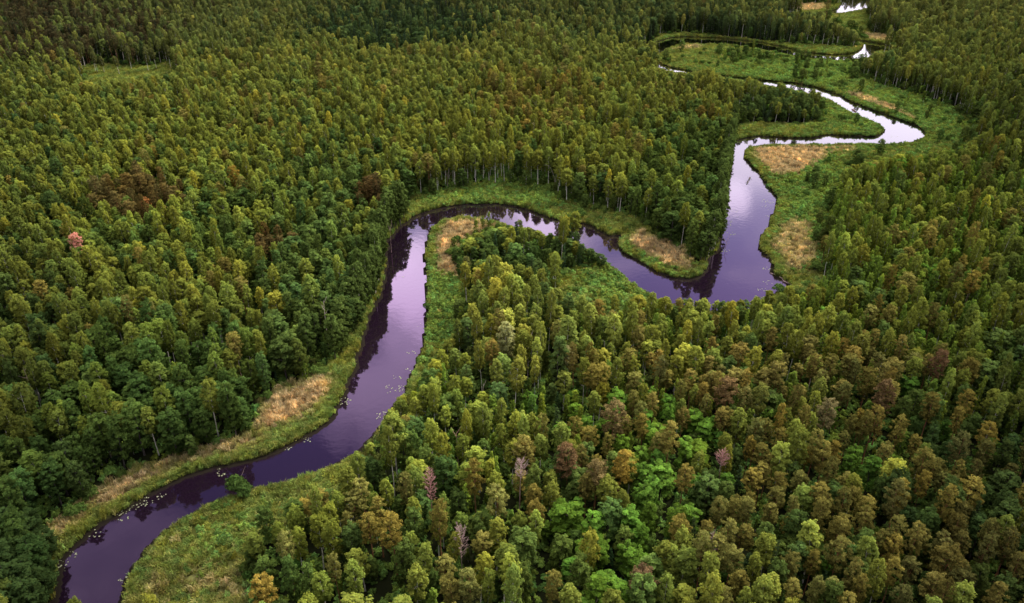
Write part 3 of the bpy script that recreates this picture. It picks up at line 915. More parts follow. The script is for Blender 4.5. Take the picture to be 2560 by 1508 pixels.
# ------------------------------------------------------------------ names and labels for the single trees
ANCH = [  # (px, py, where)
    (70, 1460, 'in the dark wood at the lower left corner'), (60, 1300, 'by the left edge above the lower river bend'), (200, 1170, 'above the reed strip at lower left'),
    (60, 1130, 'at the left edge, level with the brown reeds'), (400, 1080, 'behind the lower left reed strip'), (560, 1000, 'left of the big brown reed bed'),
    (330, 940, 'in the dark wood left of the brown reed bed'), (80, 960, 'near the left edge below the middle'), (720, 880, 'above the brown reed bed'),
    (850, 760, 'on the shaded left river bank'), (900, 620, 'on the left bank at the dark reflections'), (620, 780, 'in the wood left of the straight river reach'),
    (400, 760, 'in the middle of the left wood'), (150, 780, 'in the left wood below the orange tree'), (190, 640, 'around the orange tree at left'),
    (520, 620, 'in the wood below the rust-brown clump'), (340, 500, 'in the rust-brown clump at left'), (700, 560, 'left of the big river loop'), (980, 500, 'at the start of the big river loop'),
    (650, 1300, 'on the edge of the bottom meadow'), (700, 1440, 'at the bottom beside the meadow'), (850, 1340, 'below the willow bush, off the meadow'), (900, 1460, 'at the bottom edge, left of centre'),
    (850, 1220, 'beside the river reach at lower centre'), (990, 1160, 'near the pink dead pine'), (1000, 1050, 'beside the river at the big lily patch'), (1100, 960, 'behind the lily pads, right bank'),
    (1160, 850, 'above the grassy right bank'), (1300, 780, 'on the crest of the peninsula'), (1270, 900, 'among the tall white trunks'), (1420, 860, 'around the pale forked birches'), (1320, 620, 'in the dark grove on the peninsula'),
    (1450, 640, 'on the grove tip by the second bend'), (1560, 720, 'at the neck of the peninsula'), (1560, 830, 'below the second bend'), (1760, 790, 'at the river edge below the second bend'), (1900, 790, 'right of the second bend'),
    (1200, 1080, 'left of the bleached snag'), (1120, 1210, 'around the pink dead pine'), (1150, 1340, 'around the grey-pink skeleton tree'), (1050, 1440, 'at the bottom edge, near centre'), (1230, 1460, 'at the bottom edge, centre'),
    (1300, 1150, 'around the small pink dead top'), (1320, 1020, 'in the young growth at centre'), (1450, 1010, 'among green young trees at centre'), (1530, 1050, 'around the lone round pine'), (1420, 1170, 'among the scattered red-stemmed pines'),
    (1380, 1330, 'in the dark hollow at bottom centre'), (1480, 1320, 'among the bright maples at bottom'), (1420, 1460, 'at the bottom edge, right of centre'), (1560, 1450, 'around the lone stem at the bottom'), (1620, 1230, 'below the bright maple patch'),
    (1690, 1140, 'in the bright maple patch'), (1620, 960, 'above the bright maple patch'), (1740, 900, 'in the pines below the second bend'), (1800, 1000, 'right of the bright maple patch'), (1820, 1130, 'at the fallen pink branches'),
    (1800, 1270, 'above the pale skeleton at lower right'), (1780, 1380, 'around the pale skeleton at lower right'), (1720, 1470, 'at the bottom edge under the skeleton'), (1900, 1460, 'on the bottom edge, lower right'), (1950, 1330, 'in the dense pines at lower right'),
    (1950, 1180, 'in the brown pines right of centre'), (1930, 1040, 'among the red-stemmed pines at right'), (1960, 900, 'in the mixed belt right of centre'), (2100, 1000, 'among the tall pines at right'), (2090, 1130, 'left of the small maple patch'),
    (2190, 1120, 'in the small maple patch at right'), (2120, 1260, 'in the pines below the small maple patch'), (2110, 1440, 'in the bottom right pines'), (2270, 1300, 'in the shaded pines at far right'), (2290, 1450, 'at the bottom edge, far right'),
    (2450, 1400, 'in the bottom right corner'), (2450, 1230, 'at the dark right edge, lower part'), (2330, 1090, 'in the dark hollow at right'), (2480, 1080, 'at the right edge below the middle'), (2290, 960, 'among the leaning stems at right'),
    (2460, 930, 'at the right edge near the white trunk'), (2140, 860, 'around the white-stemmed row at right'), (2300, 800, 'in the young wood at right'), (2480, 770, 'at the right edge, middle'), (2120, 720, 'behind the pale reeds at right'),
    (2050, 800, 'in the belt below the pale reeds'), (2250, 640, 'in the young birch wood'), (2450, 620, 'in the young birch wood at the edge'), (2120, 560, 'at the front of the young birch wood'), (2150, 450, 'by the upper meadow at right'),
    (2350, 480, 'in the upper young birch wood'), (2500, 420, 'at the right edge, upper middle'), (2320, 330, 'in the scrub by the river corner'), (2400, 200, 'in the upper right wood'), (2150, 240, 'on the far bank scrub'),
    (1930, 240, 'in the grove on the meander point'), (1760, 300, 'behind the meander point'), (1740, 430, 'on the left bank by the kayaks'), (1690, 560, 'on the wooded tongue between the bends'), (1560, 440, 'in the wood behind the big loop'),
    (1350, 430, 'at the trunk-lined edge behind the loop'), (1150, 440, 'behind the grassy outer bank'), (1330, 260, 'in the brownish pines at upper centre'), (1000, 300, 'in the upper centre wood'), (700, 350, 'in the upper left wood'),
    (300, 330, 'in the wood below the clearing'), (300, 120, 'behind the far clearing'), (60, 80, 'in the dusky upper left corner'), (980, 60, 'in the dark spruces at top'), (1500, 100, 'near the top, right of centre'), (1720, 70, 'behind the far river loop'),
    (1880, 150, 'on the far island'), (2050, 60, 'between the far river arms'), (1320, 480, 'by the fallen logs'), (1500, 540, 'on the grassy outer bank'), (2000, 500, 'in the upper right meadow'), (600, 1240, 'at the tip of the bottom meadow'), (450, 1180, 'along the lower left reeds'),
]
AP = np.array([(a[0], a[1]) for a in ANCH], float)
SPN = {'birch_tree': 'birch', 'alder_tree': 'alder', 'maple_tree': 'maple', 'pine_tree': 'pine', 'spruce_tree': 'spruce', 'young_birch_tree': 'slim young birch', 'willow_bush': 'bush'}
GRP = {'birch_tree': 'birches of the river wood', 'alder_tree': 'alders of the river wood', 'maple_tree': 'bright maples of the wood', 'pine_tree': 'pines of the river wood',
       'spruce_tree': 'spruces of the river wood', 'young_birch_tree': 'young birches of the wood', 'willow_bush': 'bushes along the river and meadows'}
ORD = ['leftmost', 'second from left', 'third from left', 'fourth from left', 'fifth from left', 'sixth from left', 'seventh from left', 'eighth from left', 'ninth from left', 'tenth from left',
       'eleventh from left', 'twelfth from left', 'thirteenth from left', 'fourteenth from left', 'fifteenth from left', 'sixteenth from left']


def shade(kind, t):
    lum = .3 * t[0] + .6 * t[1] + .1 * t[2]
    warm = t[0] / (t[1] + 1e-6)
    ref = TINT[kind]; rl = .3 * ref[0] + .6 * ref[1] + .1 * ref[2]
    if warm > 1.9: return 'rust-orange'
    if warm > 1.38: return 'reddish-brown'
    if kind == 'pine_tree':
        tone = 'brownish' if warm > 1.25 else 'olive'
    else:
        tone = 'yellow-green' if warm > .98 else 'green'
    return ('pale ' if lum > rl * 1.2 else 'dark ' if lum < rl * .8 else '') + tone


LABEL, GROUP = {}, {}
buckets = {}
for i in INDIV:
    px4, py4 = cpx[i] * 4, cpy[i] * 4
    a = int(np.argmin((AP[:, 0] - px4) ** 2 + ((AP[:, 1] - py4) * 1.1) ** 2))
    size = 'small ' if HS[i] < .6 and arr_k[i] != 'willow_bush' else ''
    buckets.setdefault((arr_k[i], shade(arr_k[i], TREES[i][6]), size, a), []).append(i)
for (kind, sh, size, a), ids in buckets.items():
    ids.sort(key=lambda i: cpx[i])
    what = (size + sh + ' ' + SPN[kind]).strip()
    for j, i in enumerate(ids):
        GROUP[i] = GRP[kind]
        if len(ids) == 1:
            LABEL[i] = 'single ' + what + ' ' + ANCH[a][2]
        elif len(ids) == 2:
            LABEL[i] = ('left' if j == 0 else 'right') + ' one of two, ' + what + ' ' + ANCH[a][2]
        else:
            o = 'rightmost' if j == len(ids) - 1 else ORD[min(j, len(ORD) - 1)]
            LABEL[i] = o + ', ' + what + ' ' + ANCH[a][2]
        if len(LABEL[i].replace('-', ' ').split()) > 16:
            LABEL[i] = LABEL[i].replace('slim young birch', 'young birch').replace(' one of two,', ' of two,').replace('single ', '').replace(' the ', ' ')


def thing(name, label, cat, loc=(0, 0, 0), group=None, rot=(0, 0, 0)):
    o = bpy.data.objects.new(name, None); COL.objects.link(o)
    o.empty_display_size = .5
    o.location = loc; o.rotation_euler = rot
    o['label'] = label; o['category'] = cat
    if group: o['group'] = group
    return o


def part(name, me, parent, mat=None):
    o = bpy.data.objects.new(name, me); COL.objects.link(o); o.parent = parent
    if mat is not None and not me.materials: me.materials.append(mat)
    return o


def GZ(x, y):
    return .62


rots = rng.uniform(0, 2 * math.pi, len(TREES))
tilt = rng.normal(0, .025, (len(TREES), 2))
vari = np.array([rng.integers(0, SPEC[k][1]) for k in arr_k])
first = {}
for i in sorted(INDIV):
    kind = arr_k[i]
    cat = 'bush' if kind == 'willow_bush' else 'tree'
    key = (kind, vari[i])
    if key not in first:
        root = thing(kind, LABEL[i], cat)
        mt, mc = PROTO[kind][vari[i]]
        a = part('stem' if cat == 'bush' else 'trunk', mt, root); b = part('foliage' if cat == 'bush' else 'crown', mc, root)
        first[key] = (root, a, b)
    else:
        r0, a0, b0 = first[key]
        root = r0.copy(); COL.objects.link(root)
        a = a0.copy(); COL.objects.link(a); a.parent = root
        b = b0.copy(); COL.objects.link(b); b.parent = root
    root['label'] = LABEL[i]; root['category'] = cat; root['group'] = GROUP[i]
    root.location = (X[i], Y[i], GZ(X[i], Y[i]))
    root.rotation_euler = (tilt[i, 0], tilt[i, 1], rots[i])
    root.scale = (WS[i], WS[i], HS[i])
    b['tint'] = [float(v) for v in TREES[i][6]]


# ------------------------------------------------------------------ masses drawn as one object each
def scatter_object(name, label, pts, rot, scl, tint, idx, coll, cat=None):
    me = bpy.data.meshes.new(name)
    me.vertices.add(len(pts)); me.vertices.foreach_set('co', np.asarray(pts, np.float32).ravel())
    for nm, typ, arr, fld in (('rot', 'FLOAT_VECTOR', rot, 'vector'), ('scl', 'FLOAT_VECTOR', scl, 'vector'), ('tint', 'FLOAT_VECTOR', tint, 'vector'), ('idx', 'INT', idx, 'value')):
        at = me.attributes.new(nm, typ, 'POINT')
        at.data.foreach_set(fld, np.asarray(arr, np.int32 if typ == 'INT' else np.float32).ravel())
    o = bpy.data.objects.new(name, me); COL.objects.link(o)
    o['kind'] = 'stuff'; o['label'] = label
    if cat: o['category'] = cat
    ng = bpy.data.node_groups.new(name + '_scatter', 'GeometryNodeTree')
    ng.interface.new_socket('Geometry', in_out='INPUT', socket_type='NodeSocketGeometry')
    ng.interface.new_socket('Geometry', in_out='OUTPUT', socket_type='NodeSocketGeometry')
    gi = ng.nodes.new('NodeGroupInput'); go = ng.nodes.new('NodeGroupOutput')
    iop = ng.nodes.new('GeometryNodeInstanceOnPoints')
    ci = ng.nodes.new('GeometryNodeCollectionInfo')
    ci.inputs['Collection'].default_value = coll
    ci.inputs['Separate Children'].default_value = True
    ci.inputs['Reset Children'].default_value = True
    iop.inputs['Pick Instance'].default_value = True

    def na(nm, typ):
        q = ng.nodes.new('GeometryNodeInputNamedAttribute'); q.data_type = typ; q.inputs[0].default_value = nm
        return q.outputs[0]
    L = ng.links
    L.new(gi.outputs[0], iop.inputs['Points']); L.new(ci.outputs[0], iop.inputs['Instance'])
    L.new(na('idx', 'INT'), iop.inputs['Instance Index'])
    e2r = ng.nodes.new('FunctionNodeEulerToRotation')
    L.new(na('rot', 'FLOAT_VECTOR'), e2r.inputs[0]); L.new(e2r.outputs[0], iop.inputs['Rotation'])
    L.new(na('scl', 'FLOAT_VECTOR'), iop.inputs['Scale'])
    L.new(iop.outputs[0], go.inputs[0])
    md = o.modifiers.new('scatter', 'NODES'); md.node_group = ng
    return o


STUFF = {'birch_tree': ('birch_forest', 'mass of yellow-green birches covering the wood on both sides'),
         'alder_tree': ('alder_forest', 'mass of dark green alders in the farther wood and along banks'),
         'maple_tree': ('maple_forest', 'remaining bright green maples between the pines'),
         'pine_tree': ('pine_forest', 'mass of olive brown pines farther off and half hidden'),
         'spruce_tree': ('spruce_forest', 'mass of dark spruces, most near the top'),
         'young_birch_tree': ('young_birch_forest', 'mass of slim young birches filling the right-hand wood'),
         'willow_bush': ('shrubbery', 'mass of low green bushes along wood edges and meadows')}
for kind, (nm, lab) in STUFF.items():
    ids = [i for i in range(len(TREES)) if arr_k[i] == kind and i not in INDIV]
    if not ids: continue
    ids = np.array(ids)
    scatter_object(nm, lab, np.stack([X[ids], Y[ids], np.full(len(ids), .62)], 1),
                   np.stack([tilt[ids, 0], tilt[ids, 1], rots[ids]], 1), np.stack([WS[ids], WS[ids], HS[ids]], 1),
                   np.array([TREES[i][6] for i in ids]), vari[ids], PCOL[kind])
print('TREES', len(TREES), 'INDIV', len(INDIV), {k: sum(1 for i in INDIV if arr_k[i] == k) for k in SPEC})


# ------------------------------------------------------------------ ground, banks and bed (one sheet to the horizon)
NR, NA = 640, 560
rr_ = np.concatenate([[20, 50, 70], np.geomspace(84, 1150, NR), [1600, 2600, 5000, 9000, 16000]])
aa_ = np.linspace(-R(62), R(62), NA)
RR, AA = np.meshgrid(rr_, aa_, indexing='ij')
GX = (RR * np.sin(AA)).ravel(); GY = (RR * np.cos(AA)).ravel()
P = np.stack([GX, GY], 1)
sd = seg_dist(P, RIVER, 40); ins = inside(P, RIVER)
sd = np.where(ins, -sd, sd)
t = np.clip((sd + 1.6) / 2.6, 0, 1); t = t * t * (3 - 2 * t)
gz = -1.2 + 1.82 * t + np.where(sd > 1.2, (wobble(GX, GY, 9, 1) * .12 + wobble(GX, GY, 3.2, 2) * .06), 0)
openm = np.zeros(len(P)); 
ww = wobble(GX, GY, 14, 4) * 1.6 + wobble(GX, GY, 4, 6) * .9
for o in OPEN:
    d = seg_dist(P, o, 40); d = np.where(inside(P, o), d, -d)
    openm = np.maximum(openm, np.clip((d + ww * .5 + 1) / 3, 0, 1))
tanm = np.zeros(len(P))
for o, s in TAN:
    d = seg_dist(P, o, 40); d = np.where(inside(P, o), d, -d)
    tanm = np.maximum(tanm, s * np.clip((d + ww + 2.0) / 5.0, 0, 1))
tanm *= openm * np.clip((sd - 3.2) / 2.5, 0, 1)
GI = np.arange(len(P)).reshape(RR.shape)
quads = np.stack([GI[:-1, :-1].ravel(), GI[:-1, 1:].ravel(), GI[1:, 1:].ravel(), GI[1:, :-1].ravel()], 1)
gm, nt, out = new_mat('meadow_and_forest_soil')
at = N(nt, 'ShaderNodeAttribute', attribute_type='GEOMETRY', attribute_name='cover')
sep = N(nt, 'ShaderNodeSeparateColor'); nt.links.new(at.outputs['Color'], sep.inputs[0])
tc = N(nt, 'ShaderNodeTexCoord')
nz = N(nt, 'ShaderNodeTexNoise'); nz.inputs['Scale'].default_value = .55; nz.inputs['Detail'].default_value = 6; nz.inputs['Roughness'].default_value = .7
nt.links.new(tc.outputs['Object'], nz.inputs['Vector'])
nz2 = N(nt, 'ShaderNodeTexNoise'); nz2.inputs['Scale'].default_value = .09; nz2.inputs['Detail'].default_value = 4
nt.links.new(tc.outputs['Object'], nz2.inputs['Vector'])
grass = mixc(nt, nz.outputs['Fac'], (.05, .07, .018, 1), (.17, .22, .05, 1))
grass = mixc(nt, nz2.outputs['Fac'], grass, mul(nt, grass, (1.3, .95, .8, 1)))
reed = mixc(nt, nz.outputs['Fac'], (.16, .12, .065, 1), (.42, .32, .19, 1))
soil = mixc(nt, nz.outputs['Fac'], (.008, .010, .005, 1), (.026, .030, .012, 1))
mud = (.02, .016, .012, 1)
c = mixc(nt, sep.outputs[0], soil, grass)
c = mixc(nt, sep.outputs[1], c, reed)
c = mixc(nt, sep.outputs[2], mud, c)
d = N(nt, 'ShaderNodeBsdfDiffuse'); nt.links.new(c, d.inputs['Color']); nt.links.new(d.outputs[0], out.inputs[0])
gme = mesh_np('ground', np.stack([GX, GY, gz], 1), [quads], [gm], smooth=True)
at_ = gme.attributes.new('cover', 'FLOAT_COLOR', 'POINT')
cc = np.ones((len(P), 4), np.float32)
cc[:, 0] = openm; cc[:, 1] = tanm; cc[:, 2] = np.clip((sd - .6) / .9, 0, 1)
at_.data.foreach_set('color', cc.ravel())
ground = bpy.data.objects.new('ground', gme); COL.objects.link(ground)
ground['kind'] = 'structure'; ground['label'] = 'forest floor, meadows and river banks'

# ------------------------------------------------------------------ water
wm, nt, out = new_mat('dark_river_water')
tc = N(nt, 'ShaderNodeTexCoord')
n1 = N(nt, 'ShaderNodeTexNoise'); n1.inputs['Scale'].default_value = .5; n1.inputs['Detail'].default_value = 3
nt.links.new(tc.outputs['Object'], n1.inputs['Vector'])
bp = N(nt, 'ShaderNodeBump'); bp.inputs['Strength'].default_value = .035; bp.inputs['Distance'].default_value = .3
nt.links.new(n1.outputs['Fac'], bp.inputs['Height'])
gl = N(nt, 'ShaderNodeBsdfGlossy'); gl.inputs['Roughness'].default_value = .03; gl.inputs['Color'].default_value = (.80, .58, .98, 1)
nt.links.new(bp.outputs[0], gl.inputs['Normal'])
df = N(nt, 'ShaderNodeBsdfDiffuse'); df.inputs['Color'].default_value = (.013, .006, .014, 1)
lw = N(nt, 'ShaderNodeLayerWeight'); lw.inputs[0].default_value = .5
nt.links.new(bp.outputs[0], lw.inputs['Normal'])
pw = N(nt, 'ShaderNodeMath', op='POWER'); pw.inputs[1].default_value = 2.35
nt.links.new(lw.outputs['Facing'], pw.inputs[0])
fr = N(nt, 'ShaderNodeMath', op='MULTIPLY'); fr.inputs[1].default_value = 1.8; fr.use_clamp = True
nt.links.new(pw.outputs[0], fr.inputs[0])
tr_ = N(nt, 'ShaderNodeMapRange'); tr_.inputs[1].default_value = .48; tr_.inputs[2].default_value = .72
nt.links.new(lw.outputs['Facing'], tr_.inputs[0])
gcol = mixc(nt, tr_.outputs[0], (.72, .52, .85, 1), (.95, .91, .99, 1))
nt.links.new(gcol, gl.inputs['Color'])
mx = N(nt, 'ShaderNodeMixShader')
nt.links.new(fr.outputs[0], mx.inputs[0]); nt.links.new(df.outputs[0], mx.inputs[1]); nt.links.new(gl.outputs[0], mx.inputs[2])
nt.links.new(mx.outputs[0], out.inputs[0])
x0, y0 = RIVER.min(0) - 6; x1, y1 = RIVER.max(0) + 6
wv = np.array([(x0, y0, 0), (x1, y0, 0), (x1, y1, 0), (x0, y1, 0)])
wme = mesh_np('river', wv, [np.array([[0, 1, 2, 3]])], [wm])
water = bpy.data.objects.new('river', wme); COL.objects.link(water)
water['kind'] = 'structure'; water['label'] = 'dark violet river winding through the wood'


# ------------------------------------------------------------------ reeds and grass (stuff)
def make_clump(seed, nb, h, w, spread, droop):
    r = np.random.default_rng(seed)
    V, Fc, C = [], [], []
    for i in range(nb):
        a = r.uniform(0, 6.28); rr = spread * math.sqrt(r.uniform())
        b = np.array([math.cos(a) * rr, math.sin(a) * rr, -.05])
        L = h * r.uniform(.6, 1.15)
        la = r.uniform(0, 6.28); lean = droop * r.uniform(.3, 1.2)
        d = np.array([math.cos(la), math.sin(la), 0])
        s = np.array([-math.sin(la + r.uniform(-1, 1)), math.cos(la), 0]) * w * r.uniform(.7, 1.3)
        p1 = b + d * lean * L * .3 + np.array([0, 0, L * .6])
        p2 = b + d * lean * L + np.array([0, 0, L * (1 - .35 * lean)])
        o = len(V)
        V += [b - s * .6, b + s * .6, p1 + s, p1 - s, p2]
        Fc.append(((o, o + 1, o + 2, o + 3), (o + 3, o + 2, o + 4)))
        k = r.uniform(.7, 1.3); C.append((k * r.uniform(.95, 1.1), k, k * .95))
    V = np.array(V)
    q = np.array([f[0] for f in Fc]); t3 = np.array([f[1] for f in Fc])
    C = np.array(C)
    return mesh_np('clump', V, [q, t3], [M['blade']], leafvar=np.concatenate([C, C]))


GC = bpy.data.collections.new('source_reeds')
for v in range(5):
    GC.objects.link(bpy.data.objects.new('reeds_source_%d' % v, make_clump(900 + v, 46, 1.5, .085, .85, .55)))
HC = bpy.data.collections.new('source_herbs')
for v in range(4):
    r = np.random.default_rng(950 + v)
    cl = [((r.uniform(-.7, .7), r.uniform(-.7, .7), r.uniform(.3, .7)), (.45, .45, .35), 26, r.uniform(.75, 1.25)) for _ in range(6)]
    V, Fq, C = leaves_for(r, cl, .17, (0, 0, 0), up=.5)
    HC.objects.link(bpy.data.objects.new('herbs_source_%d' % v, mesh_np('herbs', V, [Fq], [M['blade']], leafvar=C)))

allP = []
for o in OPEN + [None]:
    if o is None:
        # bank fringe all along the river
        seg = resample(RIVER, .55)
        nn = np.roll(seg, -1, 0) - np.roll(seg, 1, 0)
        nn = np.stack([nn[:, 1], -nn[:, 0]], 1) / (np.hypot(nn[:, 0], nn[:, 1])[:, None] + 1e-6)
        q = np.concatenate([seg + nn * rng.uniform(.2, 2.8, (len(seg), 1)) * s for s in (-1, 1) for _ in range(2)])
    else:
        x0, y0 = o.min(0); x1, y1 = o.max(0)
        q = rng.uniform((x0, y0), (x1, y1), (int((x1 - x0) * (y1 - y0) * 1.05), 2))
        q = q[inside(q, o)]
    allP.append(q)
Q = np.concatenate(allP)
k = ~inside(Q, RIVER)
Q = Q[k]
qx, qy, _ = proj(Q[:, 0], Q[:, 1], np.zeros(len(Q)))
k = (qx > -60) & (qx < W + 60) & (qy < Hh + 60) & (qy > -60)
Q = Q[k]; qx = qx[k]; qy = qy[k]
dr = seg_dist(Q, RIVER, 40)
k = dr > .55
Q = Q[k]; qx = qx[k]; qy = qy[k]; dr = dr[k]
ww = wobble(Q[:, 0], Q[:, 1], 14, 4) * 1.6 + wobble(Q[:, 0], Q[:, 1], 4, 6) * .9
tv = np.zeros(len(Q))
for o, s in TAN:
    d = seg_dist(Q, o, 40); d = np.where(inside(Q, o), d, -d)
    tv = np.maximum(tv, s * np.clip((d + ww + 2.0) / 5.0, 0, 1))
tv *= np.clip((dr - 2.0) / 4.5, 0, 1)
mixv = np.clip(tv * (1.0 + .35 * wobble(Q[:, 0], Q[:, 1], 5, 31)) + rng.normal(0, .14, len(Q)), 0, 1)
is_tan = mixv > .43
# lush low herbs where the meadow reads soft and bumpy
herb = np.zeros(len(Q))
for cx, cy, rx, ry, a in [(1110, 780, 60, 140, .8), (2020, 490, 90, 120, .8), (1560, 700, 110, 60, .8), (2250, 290, 180, 90, .8), (1990, 190, 180, 50, .7), (560, 1330, 80, 90, .25), (1330, 485, 260, 40, .7)]:
    herb = np.maximum(herb, a * np.exp(-((qx - cx) / rx) ** 2 - ((qy - cy) / ry) ** 2))
is_herb = ~is_tan & (rng.uniform(size=len(Q)) < herb)
green = ~is_tan & ~is_herb
nf = 150000
fy = np.sqrt(rng.uniform(100 ** 2, 430 ** 2, nf)); fw = (fy * cp + CAMZ * sp) * (W / 2 / F) + 6
fx = rng.uniform(-1, 1, nf) * fw.max(); kf = np.abs(fx) < fw
FP = np.stack([fx[kf], fy[kf]], 1)
kf = ~inside(FP, RIVER) & (seg_dist(FP, RIVER, 40) > 2)
for o in OPEN: kf &= ~inside(FP, o)
FP = FP[kf][:42000]
Q = np.concatenate([Q, FP]); dr = np.concatenate([dr, np.full(len(FP), 20.0)]); mixv = np.concatenate([mixv, np.zeros(len(FP))])
is_tan = np.concatenate([is_tan, np.zeros(len(FP), bool)]); is_herb = np.concatenate([is_herb, np.ones(len(FP), bool)]); green = np.concatenate([green, np.zeros(len(FP), bool)])
big = wobble(Q[:, 0], Q[:, 1], 22, 9)
tot = {}
for nm, lab, msk, base, jit, coll, nvar, hs in [
        ('dry_reeds', 'tan dry reed beds along the river', is_tan, (.66, .50, .275), .30, GC, 5, (.8, 1.7)),
        ('green_grass', 'tall green grass and sedge on the banks and meadows', green, (.225, .285, .062), .22, GC, 5, (.6, 1.15)),
        ('meadow_undergrowth', 'low leafy green herbs covering the damp meadows and the wood floor', is_herb, (.165, .262, .054), .2, HC, 4, (.8, 1.7))]:
    n = int(msk.sum())
    pts = np.concatenate([Q[msk], np.full((n, 1), .5)], 1)
    edge_drop = np.clip((dr[msk] - .5) / 1.2, 0, 1)
    pts[:, 2] = .05 + .5 * edge_drop
    b = np.exp(rng.normal(0, jit, n)) * (1 + .22 * big[msk]); hue = rng.normal(.0, .1, n) + .14 * wobble(pts[:, 0], pts[:, 1], 17, 12)
    if nm == 'dry_reeds': hue = hue * .35 - .02
    tint = np.stack([base[0] * b * (1 + hue), base[1] * b, base[2] * b * (1 - hue)], 1)
    if nm != 'meadow_undergrowth':
        other = np.array([.30, .33, .085] if nm == 'dry_reeds' else [.50, .40, .16])
        mv = mixv[msk][:, None]
        f_ = np.clip((.85 - mv) / .5, 0, 1) * .8 if nm == 'dry_reeds' else np.clip(mv / .42, 0, 1) * .6
        tint = tint * (1 - f_) + other * b[:, None] * f_
    sc = rng.uniform(*hs, n) * (1 + .45 * wobble(pts[:, 0], pts[:, 1], 7, 41))
    if nm == 'green_grass':
        sc *= 1 + .5 * (np.clip(1 - dr[msk] / 3.0, 0, 1) * (wobble(pts[:, 0], pts[:, 1], 9, 43) > .1))
    ws_ = rng.uniform(.8, 1.3, n)
    scatter_object(nm, lab, pts, np.stack([rng.normal(0, .08, n), rng.normal(0, .08, n), rng.uniform(0, 6.28, n)], 1),
                   np.stack([ws_, ws_, sc], 1), tint, rng.integers(0, nvar, n), coll)
    tot[nm] = n
print('CLUMPS', tot)


# ------------------------------------------------------------------ dead trees, snags, logs
def dead_tree_mesh(seed, h, fine=True, low=.35, r0=.16):
    r = np.random.default_rng(seed)
    parts = []
    n = 8
    z = np.linspace(-.3, h, n); kx = z / h
    pts = np.stack([r.uniform(-.5, .5) * kx ** 2, r.uniform(-.5, .5) * kx ** 2, z], 1)
    parts.append(tube(pts, r0 * (1 - .85 * np.clip(kx, 0, 1)), 7))
    nb = 52 if fine else 4
    for i in range(nb):
        f = low + (1 - low) * (i + .5) / nb
        a = i * 2.4 + r.uniform(-.4, .4)
        u_ = (f - low) / (1 - low)
        L = (1.8 * math.sqrt(max(.06, 1 - (abs(u_ - .42) / .62) ** 2.2)) * r.uniform(.6, 1)) if fine else r.uniform(1.0, 2.6)
        base = np.array([np.interp(f, kx, pts[:, j]) for j in range(3)])
        t = np.linspace(0, 1, 4)[:, None]
        d = np.array([math.cos(a), math.sin(a), 0])
        rise = r.uniform(.5, 1.2) if fine else r.uniform(.7, 1.6)
        q = base + d * L * t + np.array([0, 0, 1]) * rise * L * t ** 1.4 + r.normal(0, .08, (4, 3)) * t
        parts.append(tube(q, (.055 if fine else .065) * (1 - .6 * t[:, 0]), 4))
        if fine:
            for jx in range(5):
                s0 = q[1] + (q[3] - q[1]) * r.uniform(0, .9)
                a2 = a + r.uniform(-1.1, 1.1)
                e = s0 + np.array([math.cos(a2), math.sin(a2), r.uniform(.1, .9)]) * L * r.uniform(.25, .5)
                parts.append(tube(np.array([s0, (s0 + e) / 2 + [0, 0, .06], e]), np.array([.04, .032, .018]), 3))
    return merge(parts)


def dead(name, px, py, hgt, mh, label, seed, fine=True, mat='dead_wood', low=.35, r0=.16):
    x, y = G(px, py, hgt)
    rt = thing(name, label, 'dead tree', (x, y, .6))
    r = np.random.default_rng(seed)
    v, q = dead_tree_mesh(seed, mh, fine, low, r0)
    part('trunk', mesh_np('dead_trunk', v, [q], [M[mat]], smooth=True), rt)
    return rt


M['pink_wood'] = bark_material('reddened_dead_twigs', (.50, .27, .24), (.34, .18, .16), 2.5, .3)
M['pale_wood'] = bark_material('silver_dead_wood', (.62, .50, .46), (.42, .32, .29), 2.5, .3)
dead('dead_tree', 1075, 1212, 15, 19, 'pink-red dead pine with dense bare twigs above the bottom centre', 1, mat='pink_wood', low=.5)
dead('dead_tree', 1152, 1352, 15, 19, 'pale pink skeleton tree below the pink-red dead pine', 2, mat='dead_wood', low=.5)
dead('dead_tree', 1782, 1362, 12, 15, 'pale grey-pink skeleton tree among the lower right pines', 3, mat='dead_wood', low=.35)
dead('dead_tree', 1299, 1165, 18, 19, 'small pink dead top poking out between pines', 4, mat='dead_wood', low=.72)
dead('snag', 1206, 985, 11, 14, 'bleached forked snag standing among the bright birches', 5, fine=False, mat='pale_wood', r0=.15)
dead('snag', 1283, 950, 9, 15, 'tall bare forked trunk right of the bleached snag', 6, fine=False, mat='pale_wood', r0=.14)
dead('snag', 1320, 890, 10, 16, 'slender twin bare trunk behind the tall forked one', 7, fine=False, mat='pale_wood', r0=.12)
dead('snag', 1143, 1105, 10, 12, 'broken pinkish trunk in the green birches near the river', 8, fine=False, mat='pink_wood', r0=.16, low=.85)
dead('snag', 1118, 445, 6, 8, 'snapped twin stub at the left end of the trunk-lined edge', 9, fine=False, mat='dead_wood', r0=.16, low=.7)
dead('snag', 808, 768, 17, 19, 'bare bleached top above the left bank crowns', 10, fine=False, mat='pale_wood', r0=.2, low=.7)
dead('snag', 70, 945, 13, 16, 'thin bare branching tree at the left edge', 11, fine=False, mat='dead_wood', r0=.16, low=.4)
dead('snag', 606, 1206, 1.5, 2.6, 'little bare twig at the tip of the bottom meadow', 12, fine=False, mat='dead_wood', r0=.035, low=.5)
dead('snag', 1815, 612, 2, 4, 'bare grey branch standing at the water edge of the wooded tongue', 13, fine=False, mat='dead_wood', r0=.09, low=.2)
dead('snag', 1455, 610, 9, 12, 'thin bare stem at the water by the second bend', 14, fine=False, mat='dead_wood', r0=.06, low=.85)
